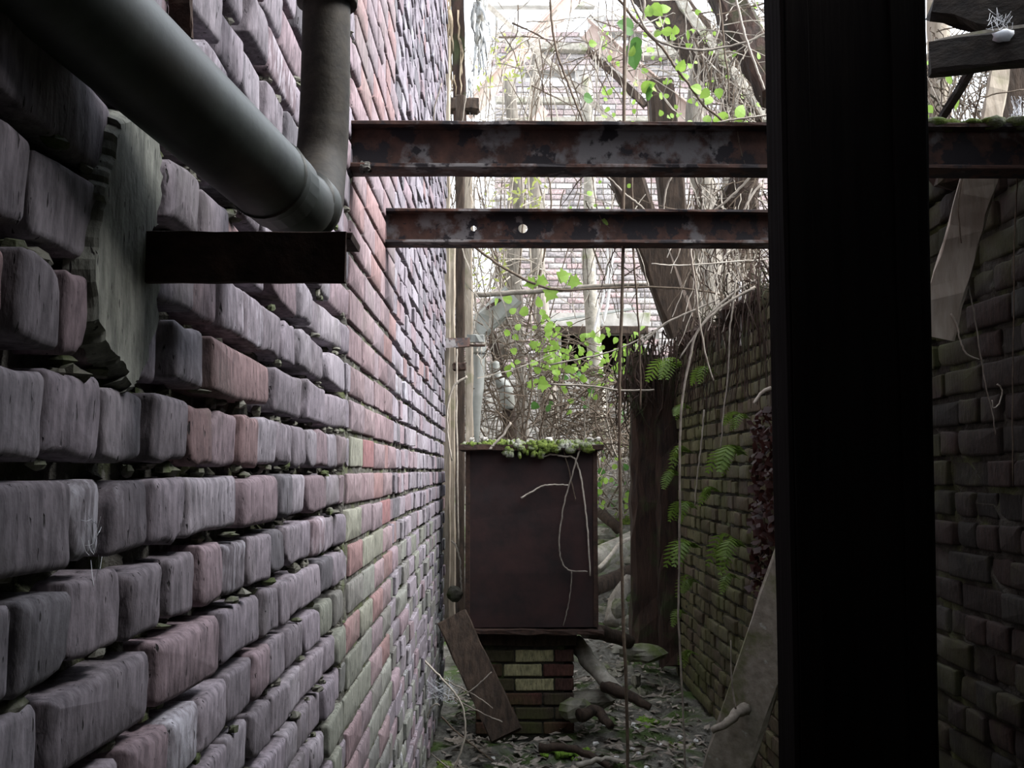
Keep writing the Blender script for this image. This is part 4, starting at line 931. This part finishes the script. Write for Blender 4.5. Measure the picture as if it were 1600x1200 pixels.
# ferns on the low wall
def fern(label, px, py, n, size, up=.2):
    b = onx(px, py, XR - .012)
    t = thing('fern', label, 'fern', b, 'ferns on the low brick wall')
    for i in range(n):
        a = U(-1.2, 1.2); L = size * U(.7, 1.15)
        p1 = b + Vector((-L * .45, math.sin(a) * L * .4 - L * .1, L * up * U(.6, 1.4))); p2 = p1 + Vector((-L * .25, math.sin(a) * L * .35, -L * U(.35, .7)))
        C = spline([b, p1, p2], 7); m = MB().tube([b, p1, p2], .0018, .0008, 4, 5)
        for k in range(2, len(C)):
            d = (C[k] - C[k - 1]).normalized(); s = d.cross(Vector((0.3, .2, 1))).normalized(); w = L * .24 * math.sin(math.pi * (0.12 + .86 * k / len(C)))
            for sg in (-1, 1):
                q = C[k] + s * sg * w + d * w * .35 - Vector((0, 0, w * .25)); e = d * L * .024
                m.add([C[k] - e, (C[k] + q) / 2 - e * 1.1, q, (C[k] + q) / 2 + e * 1.1, C[k] + e], [(0, 1, 2, 3, 4)])
        m.build('frond', 'fern', t)
fern('large fern with long fronds high on the low wall near red ivy', 1168, 712, 6, .24)
fern('fern tuft on low wall level with the cabinet lid', 1082, 708, 4, .18)
fern('fern tuft just above the curving vine on low wall', 1082, 640, 4, .2)
fern('bright fern with drooping fronds behind the pale curving vine', 1098, 858, 6, .24)
fern('fern hanging on low wall beside the foot of red ivy', 1166, 856, 6, .22)
fern('small fern on low wall under the bright drooping fern', 1094, 912, 4, .16)
fern('fern tuft on low wall between the two taller ferns', 1090, 796, 5, .2)
fern('fern at the far upper corner of the low wall', 1070, 575, 5, .26)
fern('small pale fern lowest beneath the red ivy clump', 1156, 905, 4, .14)
fern('tiny fern close to the floor on the low wall', 1092, 1024, 4, .14)
fern('fern sprig on low wall beneath the branch stub', 1172, 655, 3, .14)

fern('wispy fern behind the curving vine, second lowest on the low wall', 1074, 960, 4, .14)
fern('fern tuft on low wall just under the broken bracken', 1120, 585, 4, .16)
fern('small fern on low wall between curving vine and red ivy', 1128, 770, 4, .15)
fern('thin fern on low wall edge beside the brown stripped post', 1064, 745, 4, .18)
m = MB()
for i in range(130):
    x, y = U(965, 1062), U(515, 600); Y = U(6.75, 7.05); l = U(30, 110)
    m.tube([at(x, y, Y), at(x + U(-14, 14), y + l * .5, Y - .05), at(x + U(-22, 18), y + l, Y - .02)], sz(U(1, 2.2), Y), sz(.7, Y), 4, 4, .006)
tag(m.build('dead_bracken', 'wood_red', kind='stuff'), 'red brown shreds of bracken hanging over the rotten post tops', 'bracken')
# ------------------------------------------------------------------ cobwebs
def web(label, px, py, Y, rx, ry, n, r=.0007, drop=0):
    m = MB(); c = at(px, py, Y)
    for i in range(n):
        a = at(px + U(-rx, rx), py + U(-ry, ry), Y + U(-.03, .03)); b = at(px + U(-rx, rx), py + U(-ry, ry), Y + U(-.03, .03))
        m.tube([a, a.lerp(b, .5) + Vector((0, 0, -U(0, .02))), b], r, r, 3, 3)
    return tag(m.build('cobweb', 'web'), label, 'cobweb', kind='stuff')
web('grey cobweb stretched from the tall wall foot to leaning board', 690, 1078, 4.6, 26, 22, 45, .0007)
web('pale cobweb on the hanging board end by the frame edge', 1590, 175, 2.4, 14, 26, 40, .0006)
web('wispy cobweb above the splintered plank', 1562, 30, 2.1, 22, 20, 26, .0004)
tag(part('spider_nest', *lump(at(1568, 56, 2.06), .022, .016, .012, 9, 6, .2), 'web', smooth=True), 'white spider cocoon sitting on the splintered plank', 'cocoon')
web('faint cobweb across two nearest courses of the tall wall', 142, 838, .80, 20, 40, 14, .00018)
